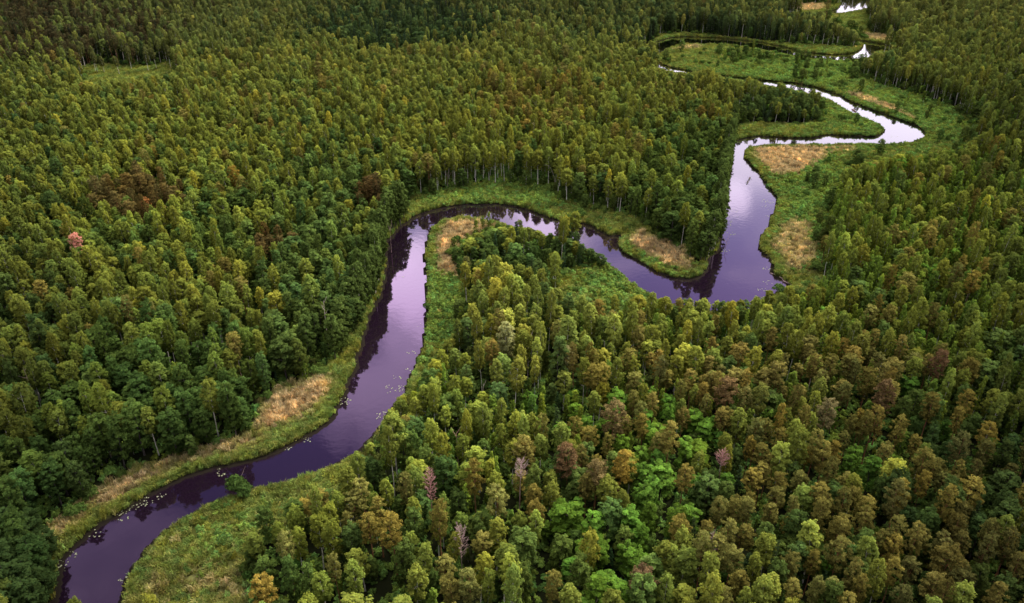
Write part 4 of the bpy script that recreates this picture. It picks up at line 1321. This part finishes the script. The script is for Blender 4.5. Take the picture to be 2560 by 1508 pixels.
dead('snag', 976, 600, 6, 10, 'slender bare trunk at the left bank of the loop', 15, fine=False, mat='dead_wood', r0=.13, low=.9)
dead('snag', 1805, 1150, 14, 16, 'dead pinkish crown with white branches beside the brown pines', 16, fine=True, mat='pink_wood', r0=.12, low=.72)


def log(px0, py0, px1, py1, label, rad=.19, z=1.0, name='fallen_log', mat='log_wood', bow=0, group='fallen logs by the trunk-lined edge'):
    a = np.array([*G(px0, py0), z]); b = np.array([*G(px1, py1), z + .12])
    t = np.linspace(0, 1, 7)[:, None]
    side = np.array([-(b - a)[1], (b - a)[0], 0]); side /= np.linalg.norm(side) + 1e-6
    pts = a + (b - a) * t + side * bow * np.sin(t * math.pi)
    parts = [tube(pts - a, rad * (1 - .55 * t[:, 0]), 7)]
    r = np.random.default_rng(int(px0))
    for k in range(3):
        s0 = (pts - a)[r.integers(2, 6)]
        e = s0 + np.array([r.uniform(-.5, .5), r.uniform(-.5, .5), r.uniform(.2, .7)])
        parts.append(tube(np.array([s0, e]), np.array([rad * .3, .02]), 4))
    v, q = merge(parts)
    o = bpy.data.objects.new(name, mesh_np(name, v, [q], [M[mat]], smooth=True)); COL.objects.link(o)
    o.location = a; o['label'] = label; o['category'] = 'log'
    if group: o['group'] = group
    return o


log(1272, 480, 1316, 484, 'long pale fallen log lying flat in the outer bank grass')
log(1244, 483, 1266, 480, 'short pale log left of the long flat log')
log(1336, 486, 1379, 482, 'pale log lying lowest in the log heap')
log(1346, 480, 1361, 475, 'short slanting log in the middle of the log heap', .16)
log(1334, 466, 1353, 471, 'pinkish log at the upper left of the log heap', .16, mat='dead_wood')
log(1356, 470, 1381, 472, 'pale log at the upper right of the log heap', .17)
log(1352, 484, 1368, 489, 'thin log across the lowest one', .12)
log(1926, 684, 1960, 706, 'bleached trunk lying in the water along the right bank', .28, z=.12, mat='dead_wood', bow=1.2, group=None)
log(1958, 704, 1984, 716, 'pinkish driftwood log at the inner corner of the second bend', .3, z=.2, mat='dead_wood', group=None)
log(1860, 1120, 1822, 1140, 'dead branch caught in the pines', .2, z=14, mat='dead_wood', group=None) if False else None

# the bent birch
b0 = np.array([*G(1388, 471), .6])
arc = []
for t in np.linspace(0, 1, 12):
    arc.append((-(9.5 * t ** 1.6) * .62, -1.2 * t, 11.5 * math.sin(t * 1.75) / math.sin(1.57)))
rt = thing('bent_birch_tree', 'bare birch trunk bent over in an arch above the fallen logs', 'tree', tuple(b0))
v, q = tube(np.array(arc), .15 * (1 - .65 * np.linspace(0, 1, 12)), 7)
part('trunk', mesh_np('bent_trunk', v, [q], [M['log_wood']], smooth=True), rt)

# ------------------------------------------------------------------ lily pad patches
lm, nt, out = new_mat('lily_pads')
p = N(nt, 'ShaderNodeBsdfPrincipled')
oi = N(nt, 'ShaderNodeTexNoise'); oi.inputs['Scale'].default_value = 1.3
c = mixc(nt, oi.outputs['Fac'], (.20, .25, .10, 1), (.46, .45, .31, 1))
nt.links.new(c, p.inputs['Base Color']); p.inputs['Roughness'].default_value = .35
nt.links.new(p.outputs[0], out.inputs[0])
lilies = [(767, 1100, 1.6, 10, 'by the reed bank below the big reed bed'), (722, 1122, 1.2, 5, 'by the lower reed bank, next one downstream'), (558, 1180, 2.2, 12, 'in the dark tree reflection at lower left'),
          (363, 1253, 2.4, 16, 'midway along the lower left reed strip'), (337, 1269, 1.2, 7, 'just below the one midway along the reed strip'), (307, 1288, 2.4, 14, 'by the reeds above the bottom left corner'),
          (402, 1241, 1.4, 7, 'off the reed tip at lower left'), (166, 1392, 2.4, 16, 'in the shade of the bottom left bank'), (150, 1420, 2.0, 12, 'lowest on the left bank'), (238, 1335, 1.8, 8, 'in the dark notch of the lower left bank'),
          (312, 1450, 1.4, 6, 'on the right bank at the bottom'), (859, 1004, 2.3, 22, 'large, against the left bank beside the reed bed'), (960, 1040, 2.6, 26, 'large, against the right bank below the birches'),
          (998, 972, 2.4, 14, 'off the right bank above the large one'), (974, 968, 1.3, 5, 'in midstream beside the right bank'), (969, 980, .9, 3, 'tiny, lowest in midstream'), (996, 942, 1.8, 7, 'scattered, below the dark reflection'),
          (1022, 926, 1.3, 4, 'thin, close to the right bank'), (1028, 882, 1.6, 5, 'near the right bank above the thin one'), (1049, 813, 1.2, 3, 'small, beside the grassy right bank'), (1006, 690, 1.6, 6, 'reddish, in the bright reflection'),
          (1909, 502, 2.2, 9, 'upper left of the bright pair under the kayaks'), (1924, 506, 2.2, 9, 'upper right of the bright pair under the kayaks'), (1921, 519, 3.0, 13, 'long, just below the bright pair'),
          (1836, 527, 1.8, 6, 'topmost along the wooded tongue'), (1826, 541, 1.6, 6, 'second from top along the wooded tongue'), (1822, 554, 1.9, 8, 'third from top along the wooded tongue'), (1828, 562, 1.0, 4, 'fourth from top along the wooded tongue'),
          (1829, 584, 2.3, 9, 'lowest along the wooded tongue'), (1844, 543, .9, 3, 'tiny, out in the second reach'), (1812, 626, 2.0, 10, 'at the foot of the wooded tongue'), (1914, 672, 1.9, 9, 'by the right bank above the driftwood'),
          (1919, 706, 2.0, 8, 'left of the driftwood log'), (1905, 724, 1.8, 8, 'at the bottom right of the second bend'), (1917, 540, .9, 3, 'tiny, by the right bank of the upper reach'), (2233, 342, 2.6, 9, 'alone at the far river corner')]
for k, (px, py, rad, n, where) in enumerate(lilies):
    r = np.random.default_rng(300 + k)
    x, y = G(px, py)
    V, Fs = [], []
    for j in range(int(n * 1.2)):
        a = r.uniform(0, 6.28); d = rad * math.sqrt(r.uniform())
        cx, cy = math.cos(a) * d * 1.0, math.sin(a) * d * .8
        s = r.uniform(.08, .23)
        zt = r.uniform(.012, .05)
        o = len(V)
        gap = r.uniform(0, 6.28)
        tx, ty = r.normal(0, .06, 2)
        V.append((cx, cy, zt))
        for m_ in range(9):
            an = gap + .3 + (2 * math.pi - .6) * m_ / 8
            ux, uy = math.cos(an) * s, math.sin(an) * s
            V.append((cx + ux, cy + uy, zt + ux * tx + uy * ty + .012))
        for m_ in range(8):
            Fs.append((o, o + 1 + m_, o + 2 + m_))
    me = mesh_np('lily_patch', np.array(V), [np.array(Fs)], [lm])
    o = bpy.data.objects.new('lily_pads', me); COL.objects.link(o)
    o.location = (x, y, 0.0)
    o['label'] = ('patch of floating lily pads ' + where)
    o['category'] = 'lily pads'; o['group'] = 'patches of lily pads on the river'

# ------------------------------------------------------------------ kayaks and paddlers
MK = {'white': flat_material('white_hull', (.72, .72, .70), .3), 'dark': flat_material('dark_deck', (.05, .05, .06), .4), 'red': flat_material('red_hull', (.45, .04, .05), .35),
      'skin': flat_material('skin', (.50, .30, .22), .6), 'navy': flat_material('navy_cloth', (.03, .03, .06), .9), 'pinkc': flat_material('pink_cloth', (.62, .22, .25), .9),
      'hair': flat_material('brown_hair', (.05, .03, .02), .8), 'shaft': flat_material('paddle_shaft', (.06, .06, .06), .5), 'blade': flat_material('paddle_blade', (.8, .8, .78), .4), 'orange': flat_material('orange_vest', (.6, .16, .06), .8)}


def hull_mesh(L, B, up=True):
    n, m = 21, 9
    V, Fq = [], []
    for i in range(n):
        t = i / (n - 1) * 2 - 1
        w = B / 2 * max(.02, (1 - abs(t) ** 2.2))
        sheer = .26 + .16 * abs(t) ** 2.5
        for j in range(m):
            a = math.pi * j / (m - 1)
            V.append((t * L / 2, -math.cos(a) * w, sheer - math.sin(a) ** .7 * (sheer + .10 * (1 - t * t))))
    for i in range(n - 1):
        for j in range(m - 1):
            a = i * m + j
            Fq.append((a, a + 1, a + m + 1, a + m))
    return np.array(V), np.array(Fq)


def deck_mesh(L, B, holes):
    n, m = 41, 7
    V, Fq = [], []
    for i in range(n):
        t = i / (n - 1) * 2 - 1
        w = B / 2 * max(.02, (1 - abs(t) ** 2.2)) * .995
        sheer = .26 + .16 * abs(t) ** 2.5
        for j in range(m):
            s = j / (m - 1) * 2 - 1
            V.append((t * L / 2, s * w, sheer + .07 * (1 - s * s)))
    for i in range(n - 1):
        for j in range(m - 1):
            xm = (V[i * m + j][0] + V[(i + 1) * m + j][0]) / 2
            if 1 <= j <= m - 3 + 0 and any(abs(xm - hx) < .42 for hx in holes):
                continue
            a = i * m + j
            Fq.append((a, a + m, a + m + 1, a + 1))
    return np.array(V), np.array(Fq)


def ring_mesh(rx, ry, z, tube_r):
    a = np.linspace(0, 2 * math.pi, 25)
    return tube(np.stack([rx * np.cos(a), ry * np.sin(a), np.full(25, z)], 1), np.full(25, tube_r), 6)


def skin_body(name, mat):
    # seated, legs forward, hands on the paddle
    J = {'pelvis': (0, 0, .16, .15), 'waist': (-.03, 0, .36, .135), 'chest': (-.04, 0, .58, .16), 'neck': (-.02, 0, .74, .06), 'head0': (0, 0, .82, .085), 'head1': (.015, 0, .92, .10), 'head2': (.01, 0, .99, .075)}
    V, E, Rr, idx = [], [], [], {}

    def add(nm, p, prev=None):
        idx[nm] = len(V); V.append(p[:3]); Rr.append(p[3])
        if prev is not None: E.append((idx[prev], idx[nm]))
    prev = None
    for nm in J:
        add(nm, J[nm], prev); prev = nm
    for s in (-1, 1):
        sd = 'L' if s < 0 else 'R'
        add('sh' + sd, (-.03, s * .19, .66, .065), 'chest')
        add('el' + sd, (.12, s * .34, .48, .05), 'sh' + sd)
        add('wr' + sd, (.36, s * .30, .52, .034), 'el' + sd)
        add('ha' + sd, (.43, s * .30, .53, .04), 'wr' + sd)
        for fi, oy in enumerate((-.035, -.012, .012, .035)):
            add('f%d%s' % (fi, sd), (.475, s * .30 + oy, .555, .010), 'ha' + sd)
            add('g%d%s' % (fi, sd), (.465, s * .30 + oy, .51 - .005 * fi, .009), 'f%d%s' % (fi, sd))
        add('th' + sd, (.43, s * .25, .50, .011), 'ha' + sd)
        add('hp' + sd, (.06, s * .10, .13, .10), 'pelvis')
        add('kn' + sd, (.46, s * .15, .27, .075), 'hp' + sd)
        add('an' + sd, (.86, s * .10, .10, .045), 'kn' + sd)
        add('to' + sd, (.92, s * .11, .19, .035), 'an' + sd)
    me = bpy.data.meshes.new(name)
    me.from_pydata(V, E, [])
    ob = bpy.data.objects.new('tmp_body', me); COL.objects.link(ob)
    sk = ob.modifiers.new('skin', 'SKIN')
    for i, rv in enumerate(Rr):
        me.skin_vertices[0].data[i].radius = (rv, rv)
        me.skin_vertices[0].data[i].use_root = (i == 0)
    ss = ob.modifiers.new('sub', 'SUBSURF'); ss.levels = 1; ss.render_levels = 1
    dg = bpy.context.evaluated_depsgraph_get()
    out_ = bpy.data.meshes.new_from_object(ob.evaluated_get(dg))
    bpy.data.objects.remove(ob)
    out_.name = name
    out_.materials.clear(); out_.materials.append(mat)
    for pgl in out_.polygons: pgl.use_smooth = True
    return out_


def ellipsoid(c, rad, nu=14, nv=9, zmin=-1):
    V, Fq = [], []
    for i in range(nv):
        ph = -math.pi / 2 + math.pi * i / (nv - 1)
        z = max(zmin, math.sin(ph))
        for j in range(nu):
            th = 2 * math.pi * j / nu
            V.append((c[0] + rad[0] * math.cos(ph) * math.cos(th), c[1] + rad[1] * math.cos(ph) * math.sin(th), c[2] + rad[2] * z))
    for i in range(nv - 1):
        for j in range(nu):
            k = (j + 1) % nu
            Fq.append((i * nu + j, i * nu + k, (i + 1) * nu + k, (i + 1) * nu + j))
    return np.array(V), np.array(Fq)


body_me = skin_body('paddler_body', MK['skin'])


def kayak(pa, pb, hull, deck, label, seats, persons):
    ax, ay = G(*pa); bx, by = G(*pb)
    rz = math.atan2(ay - by, ax - bx)     # bow at pa
    L = max(4.2, min(5.6, math.hypot(ax - bx, ay - by)))
    c = ((ax + bx) / 2, (ay + by) / 2, .0)
    rt = thing('kayak', label, 'kayak', c, None, (0, 0, rz))
    B = .74
    v, q = hull_mesh(L, B); part('hull', mesh_np('hull', v, [q], [MK[hull]], smooth=True), rt)
    v, q = deck_mesh(L, B, seats); dk = part('deck', mesh_np('deck', v, [q], [MK[deck]], smooth=True), rt)
    for s in seats:
        v, q = ring_mesh(.46, .25, .34, .025)
        rg = part('cockpit_rim', mesh_np('rim', v + np.array([s, 0, 0]), [q], [MK['dark']], smooth=True), rt)
    mw = Matrix.Translation(c) @ Matrix.Rotation(rz, 4, 'Z')
    for (s, cloth, lab, plab, twist) in persons:
        w = mw @ Vector((s - .15, 0, .06))
        ps = thing('person', lab, 'person', tuple(w), None, (0, 0, rz))
        part('body', body_me, ps)
        v, q = ellipsoid((-.035, 0, .50), (.175, .205, .27)); part('vest', mesh_np('vest', v, [q], [MK[cloth]], smooth=True), ps)
        v, q = ellipsoid((-.012, 0, .935), (.112, .108, .115), zmin=-.15); part('hair', mesh_np('hair', v, [q], [MK['hair']], smooth=True), ps)
        w2 = mw @ Vector((s - .15 + .455, 0, .06 + .535))
        pd = thing('paddle', plab, 'paddle', tuple(w2), None, (R(twist), 0, rz))
        v, q = tube(np.array([(0, -.85, 0), (0, 0, 0), (0, .85, 0)]), np.array([.018, .018, .018]), 6)
        part('shaft', mesh_np('shaft', v, [q], [MK['shaft']]), pd)
        for sgn in (-1, 1):
            v, q = ellipsoid((0, sgn * 1.05, 0), (.018, .24, .09), 10, 7)
            part('blade', mesh_np('paddle_blade', v, [q], [MK['blade']], smooth=True), pd)
    return rt


kayak((1865.3, 461.5), (1872, 452.5), 'white', 'dark', 'lower of two white kayaks paddling down the upper reach', (-.05,),
      [(-.05, 'navy', 'person in dark vest sitting in the lower white kayak', 'white-bladed paddle held in the lower white kayak', 18)])
kayak((1870, 451.3), (1877.3, 444), 'white', 'dark', 'upper of two white kayaks paddling down the upper reach', (-.05,),
      [(-.05, 'navy', 'person in dark vest sitting in the upper white kayak', 'white-bladed paddle held in the upper white kayak', -20)])
kayak((2142, 281.2), (2128.2, 273.3), 'red', 'dark', 'red double kayak on the far pale reach', (.35, -.95),
      [(.35, 'pinkc', 'front person in pink vest in the red double kayak', 'paddle of the front person in the red kayak', 22),
       (-.95, 'pinkc', 'rear person in pink vest in the red double kayak', 'paddle of the rear person in the red kayak', -18)])

# ------------------------------------------------------------------ light
SUN_EL, SUN_AZ = R(44), R(52)      # azimuth measured from +Y (view direction) towards +X
sd_ = Vector((math.cos(SUN_EL) * math.sin(SUN_AZ), math.cos(SUN_EL) * math.cos(SUN_AZ), math.sin(SUN_EL)))
sl = bpy.data.lights.new('sun', 'SUN'); sl.energy = 5.0; sl.angle = R(10); sl.color = (1.0, .95, .85)
so = bpy.data.objects.new('sun', sl); COL.objects.link(so)
so.rotation_euler = sd_.to_track_quat('Z', 'Y').to_euler()
so.location = (0, 0, 400)

world = bpy.data.worlds.new('World'); scene.world = world
world.use_nodes = True
nt = world.node_tree
for n_ in list(nt.nodes): nt.nodes.remove(n_)
out = nt.nodes.new('ShaderNodeOutputWorld'); bg = nt.nodes.new('ShaderNodeBackground')
sky = nt.nodes.new('ShaderNodeTexSky'); sky.sky_type = 'NISHITA'; sky.sun_disc = False
sky.sun_elevation = SUN_EL; sky.sun_rotation = SUN_AZ
sky.air_density = 1.0; sky.dust_density = 2.0; sky.ozone_density = 2.0
bg.inputs['Strength'].default_value = .14
tc = nt.nodes.new('ShaderNodeTexCoord')
sx_ = nt.nodes.new('ShaderNodeSeparateXYZ'); nt.links.new(tc.outputs['Generated'], sx_.inputs[0])
zc = N(nt, 'ShaderNodeMath', op='MAXIMUM'); zc.inputs[1].default_value = .06; nt.links.new(sx_.outputs[2], zc.inputs[0])
dv = nt.nodes.new('ShaderNodeVectorMath'); dv.operation = 'DIVIDE'
cz = nt.nodes.new('ShaderNodeCombineXYZ')
for k in range(3): nt.links.new(zc.outputs[0], cz.inputs[k])
nt.links.new(tc.outputs['Generated'], dv.inputs[0]); nt.links.new(cz.outputs[0], dv.inputs[1])
cn = nt.nodes.new('ShaderNodeTexNoise'); cn.inputs['Scale'].default_value = 1.6; cn.inputs['Detail'].default_value = 6; cn.inputs['Roughness'].default_value = .55
nt.links.new(dv.outputs[0], cn.inputs['Vector'])
cr_ = nt.nodes.new('ShaderNodeMapRange'); cr_.inputs[1].default_value = .45; cr_.inputs[2].default_value = .62
nt.links.new(cn.outputs['Fac'], cr_.inputs[0])
hz = nt.nodes.new('ShaderNodeMapRange'); hz.inputs[1].default_value = .345; hz.inputs[2].default_value = .415; hz.interpolation_type = 'SMOOTHSTEP'; hz.inputs[3].default_value = 1; hz.inputs[4].default_value = 0
hw_ = N(nt, 'ShaderNodeTexNoise'); hw_.inputs['Scale'].default_value = 9; hw_.inputs['Detail'].default_value = 4
nt.links.new(tc.outputs['Generated'], hw_.inputs['Vector'])
hm_ = N(nt, 'ShaderNodeMath', op='MULTIPLY_ADD'); hm_.inputs[1].default_value = .12; nt.links.new(hw_.outputs['Fac'], hm_.inputs[0])
hs_ = N(nt, 'ShaderNodeMath', op='SUBTRACT'); hs_.inputs[1].default_value = .06; nt.links.new(sx_.outputs[2], hs_.inputs[0])
nt.links.new(hs_.outputs[0], hm_.inputs[2]); nt.links.new(hm_.outputs[0], hz.inputs[0])
cloudc = mixc(nt, hz.outputs[0], (6.6, 6.2, 7.0, 1), (9.5, 9.0, 9.4, 1))
skyc = mul(nt, sky.outputs[0], (1.0, .86, .95, 1))
basec = mixc(nt, hz.outputs[0], mul(nt, skyc, (.70, .67, .74, 1)), mixc(nt, .75, skyc, cloudc))
skymix = mixc(nt, cr_.outputs[0], basec, cloudc)

def cloud_blob(col_in, px, py, rad_deg, strength, colour):
    u = (px - W / 2) / F; v = (py - Hh / 2) / F
    d0 = Vector((u, cp - v * sp, sp + v * cp)).normalized()
    dn = nt.nodes.new('ShaderNodeVectorMath'); dn.operation = 'DOT_PRODUCT'
    nm_ = nt.nodes.new('ShaderNodeVectorMath'); nm_.operation = 'NORMALIZE'
    wob = nt.nodes.new('ShaderNodeTexNoise'); wob.inputs['Scale'].default_value = 22; wob.inputs['Detail'].default_value = 4
    nt.links.new(tc.outputs['Generated'], wob.inputs['Vector'])
    sb = nt.nodes.new('ShaderNodeVectorMath'); sb.operation = 'SUBTRACT'; sb.inputs[1].default_value = (.5, .5, .5)
    nt.links.new(wob.outputs['Color'], sb.inputs[0])
    sc_ = nt.nodes.new('ShaderNodeVectorMath'); sc_.operation = 'SCALE'; sc_.inputs['Scale'].default_value = rad_deg * .02
    nt.links.new(sb.outputs[0], sc_.inputs[0])
    ad = nt.nodes.new('ShaderNodeVectorMath'); ad.operation = 'ADD'
    nt.links.new(tc.outputs['Generated'], ad.inputs[0]); nt.links.new(sc_.outputs[0], ad.inputs[1])
    nt.links.new(ad.outputs[0], nm_.inputs[0]); nt.links.new(nm_.outputs[0], dn.inputs[0]); dn.inputs[1].default_value = d0
    mr = nt.nodes.new('ShaderNodeMapRange'); mr.interpolation_type = 'SMOOTHSTEP'
    mr.inputs[1].default_value = math.cos(R(rad_deg)); mr.inputs[2].default_value = math.cos(R(rad_deg * .25))
    mr.inputs[4].default_value = strength
    nt.links.new(dn.outputs['Value'], mr.inputs[0])
    return mixc(nt, mr.outputs[0], col_in, colour)


zen = nt.nodes.new('ShaderNodeMapRange'); zen.interpolation_type = 'SMOOTHSTEP'      # overcast straight above, brightness added as soft top fill
zen.inputs[1].default_value = .79; zen.inputs[2].default_value = .93
nt.links.new(sx_.outputs[2], zen.inputs[0])
skymix = mixc(nt, zen.outputs[0], skymix, (19, 18.4, 18.0, 1))
skymix = cloud_blob(skymix, 1010, 705, 4.2, .95, (17, 15.5, 16.5, 1))
skymix = cloud_blob(skymix, 1838, 498, 1.5, .55, (14, 13, 14, 1))
skymix = cloud_blob(skymix, 1350, 575, 2.6, .8, (13, 12.2, 13, 1))
skymix = cloud_blob(skymix, 905, 985, 4.5, .35, (15, 14, 15, 1))
skymix = cloud_blob(skymix, 1030, 850, 2.5, .35, (15, 14, 15, 1))
nt.links.new(skymix, bg.inputs['Color'])
nt.links.new(bg.outputs[0], out.inputs[0])

# ------------------------------------------------------------------ added unseen sun blockers shaped like low clouds, darkening the outer woods
cm, nt2, out2 = new_mat('sun_blocker_white')
d2 = N(nt2, 'ShaderNodeBsdfDiffuse'); d2.inputs['Color'].default_value = (.85, .85, .87, 1)
t2 = N(nt2, 'ShaderNodeBsdfTranslucent'); t2.inputs['Color'].default_value = (.85, .85, .87, 1)
m2 = N(nt2, 'ShaderNodeMixShader'); m2.inputs[0].default_value = .5
nt2.links.new(d2.outputs[0], m2.inputs[1]); nt2.links.new(t2.outputs[0], m2.inputs[2]); nt2.links.new(m2.outputs[0], out2.inputs[0])
CH = 380.0
for k, (gx_, gy_, rx_, ry_, lab) in enumerate([
        (150, 150, 75, 70, 'low ragged cloud added unseen over the wood to the lower right'), (-165, 130, 70, 85, 'low ragged cloud added unseen over the wood to the lower left'),
        (290, 360, 60, 130, 'narrow low cloud added unseen over the wood at the right edge')]):
    r = np.random.default_rng(700 + k)
    parts = []
    for j in range(26):
        a = r.uniform(0, 6.28); q = math.sqrt(r.uniform())
        s_ = r.uniform(.22, .42) * min(rx_, ry_)
        v, f_ = ellipsoid((math.cos(a) * q * rx_, math.sin(a) * q * ry_, r.uniform(-8, 14)), (s_ * r.uniform(.9, 1.5), s_ * r.uniform(.9, 1.4), s_ * .42), 16, 9)
        v = v + np.stack([wobble(v[:, 0] + j, v[:, 2], 17, j)] * 3, 1) * 2.5
        parts.append((v, f_))
    v, f_ = merge(parts)
    o = bpy.data.objects.new('cloud', mesh_np('cloud', v, [f_], [cm], smooth=True)); COL.objects.link(o)  # added unseen sun blocker that shades the outer woods
    ct_ = CH / math.tan(SUN_EL)
    o.location = (gx_ + ct_ * math.sin(SUN_AZ), gy_ + ct_ * math.cos(SUN_AZ), CH)
    o['kind'] = 'structure'; o['label'] = lab

# ------------------------------------------------------------------ render settings
scene.view_settings.view_transform = 'Standard'
scene.view_settings.look = 'None'
scene.view_settings.exposure = 0
scene.view_settings.gamma = 1
scene.render.engine = 'CYCLES'
cy = scene.cycles
cy.max_bounces = 5; cy.diffuse_bounces = 3; cy.glossy_bounces = 2; cy.transmission_bounces = 2; cy.transparent_max_bounces = 4
cy.use_denoising = True
cy.caustics_reflective = False; cy.caustics_refractive = False
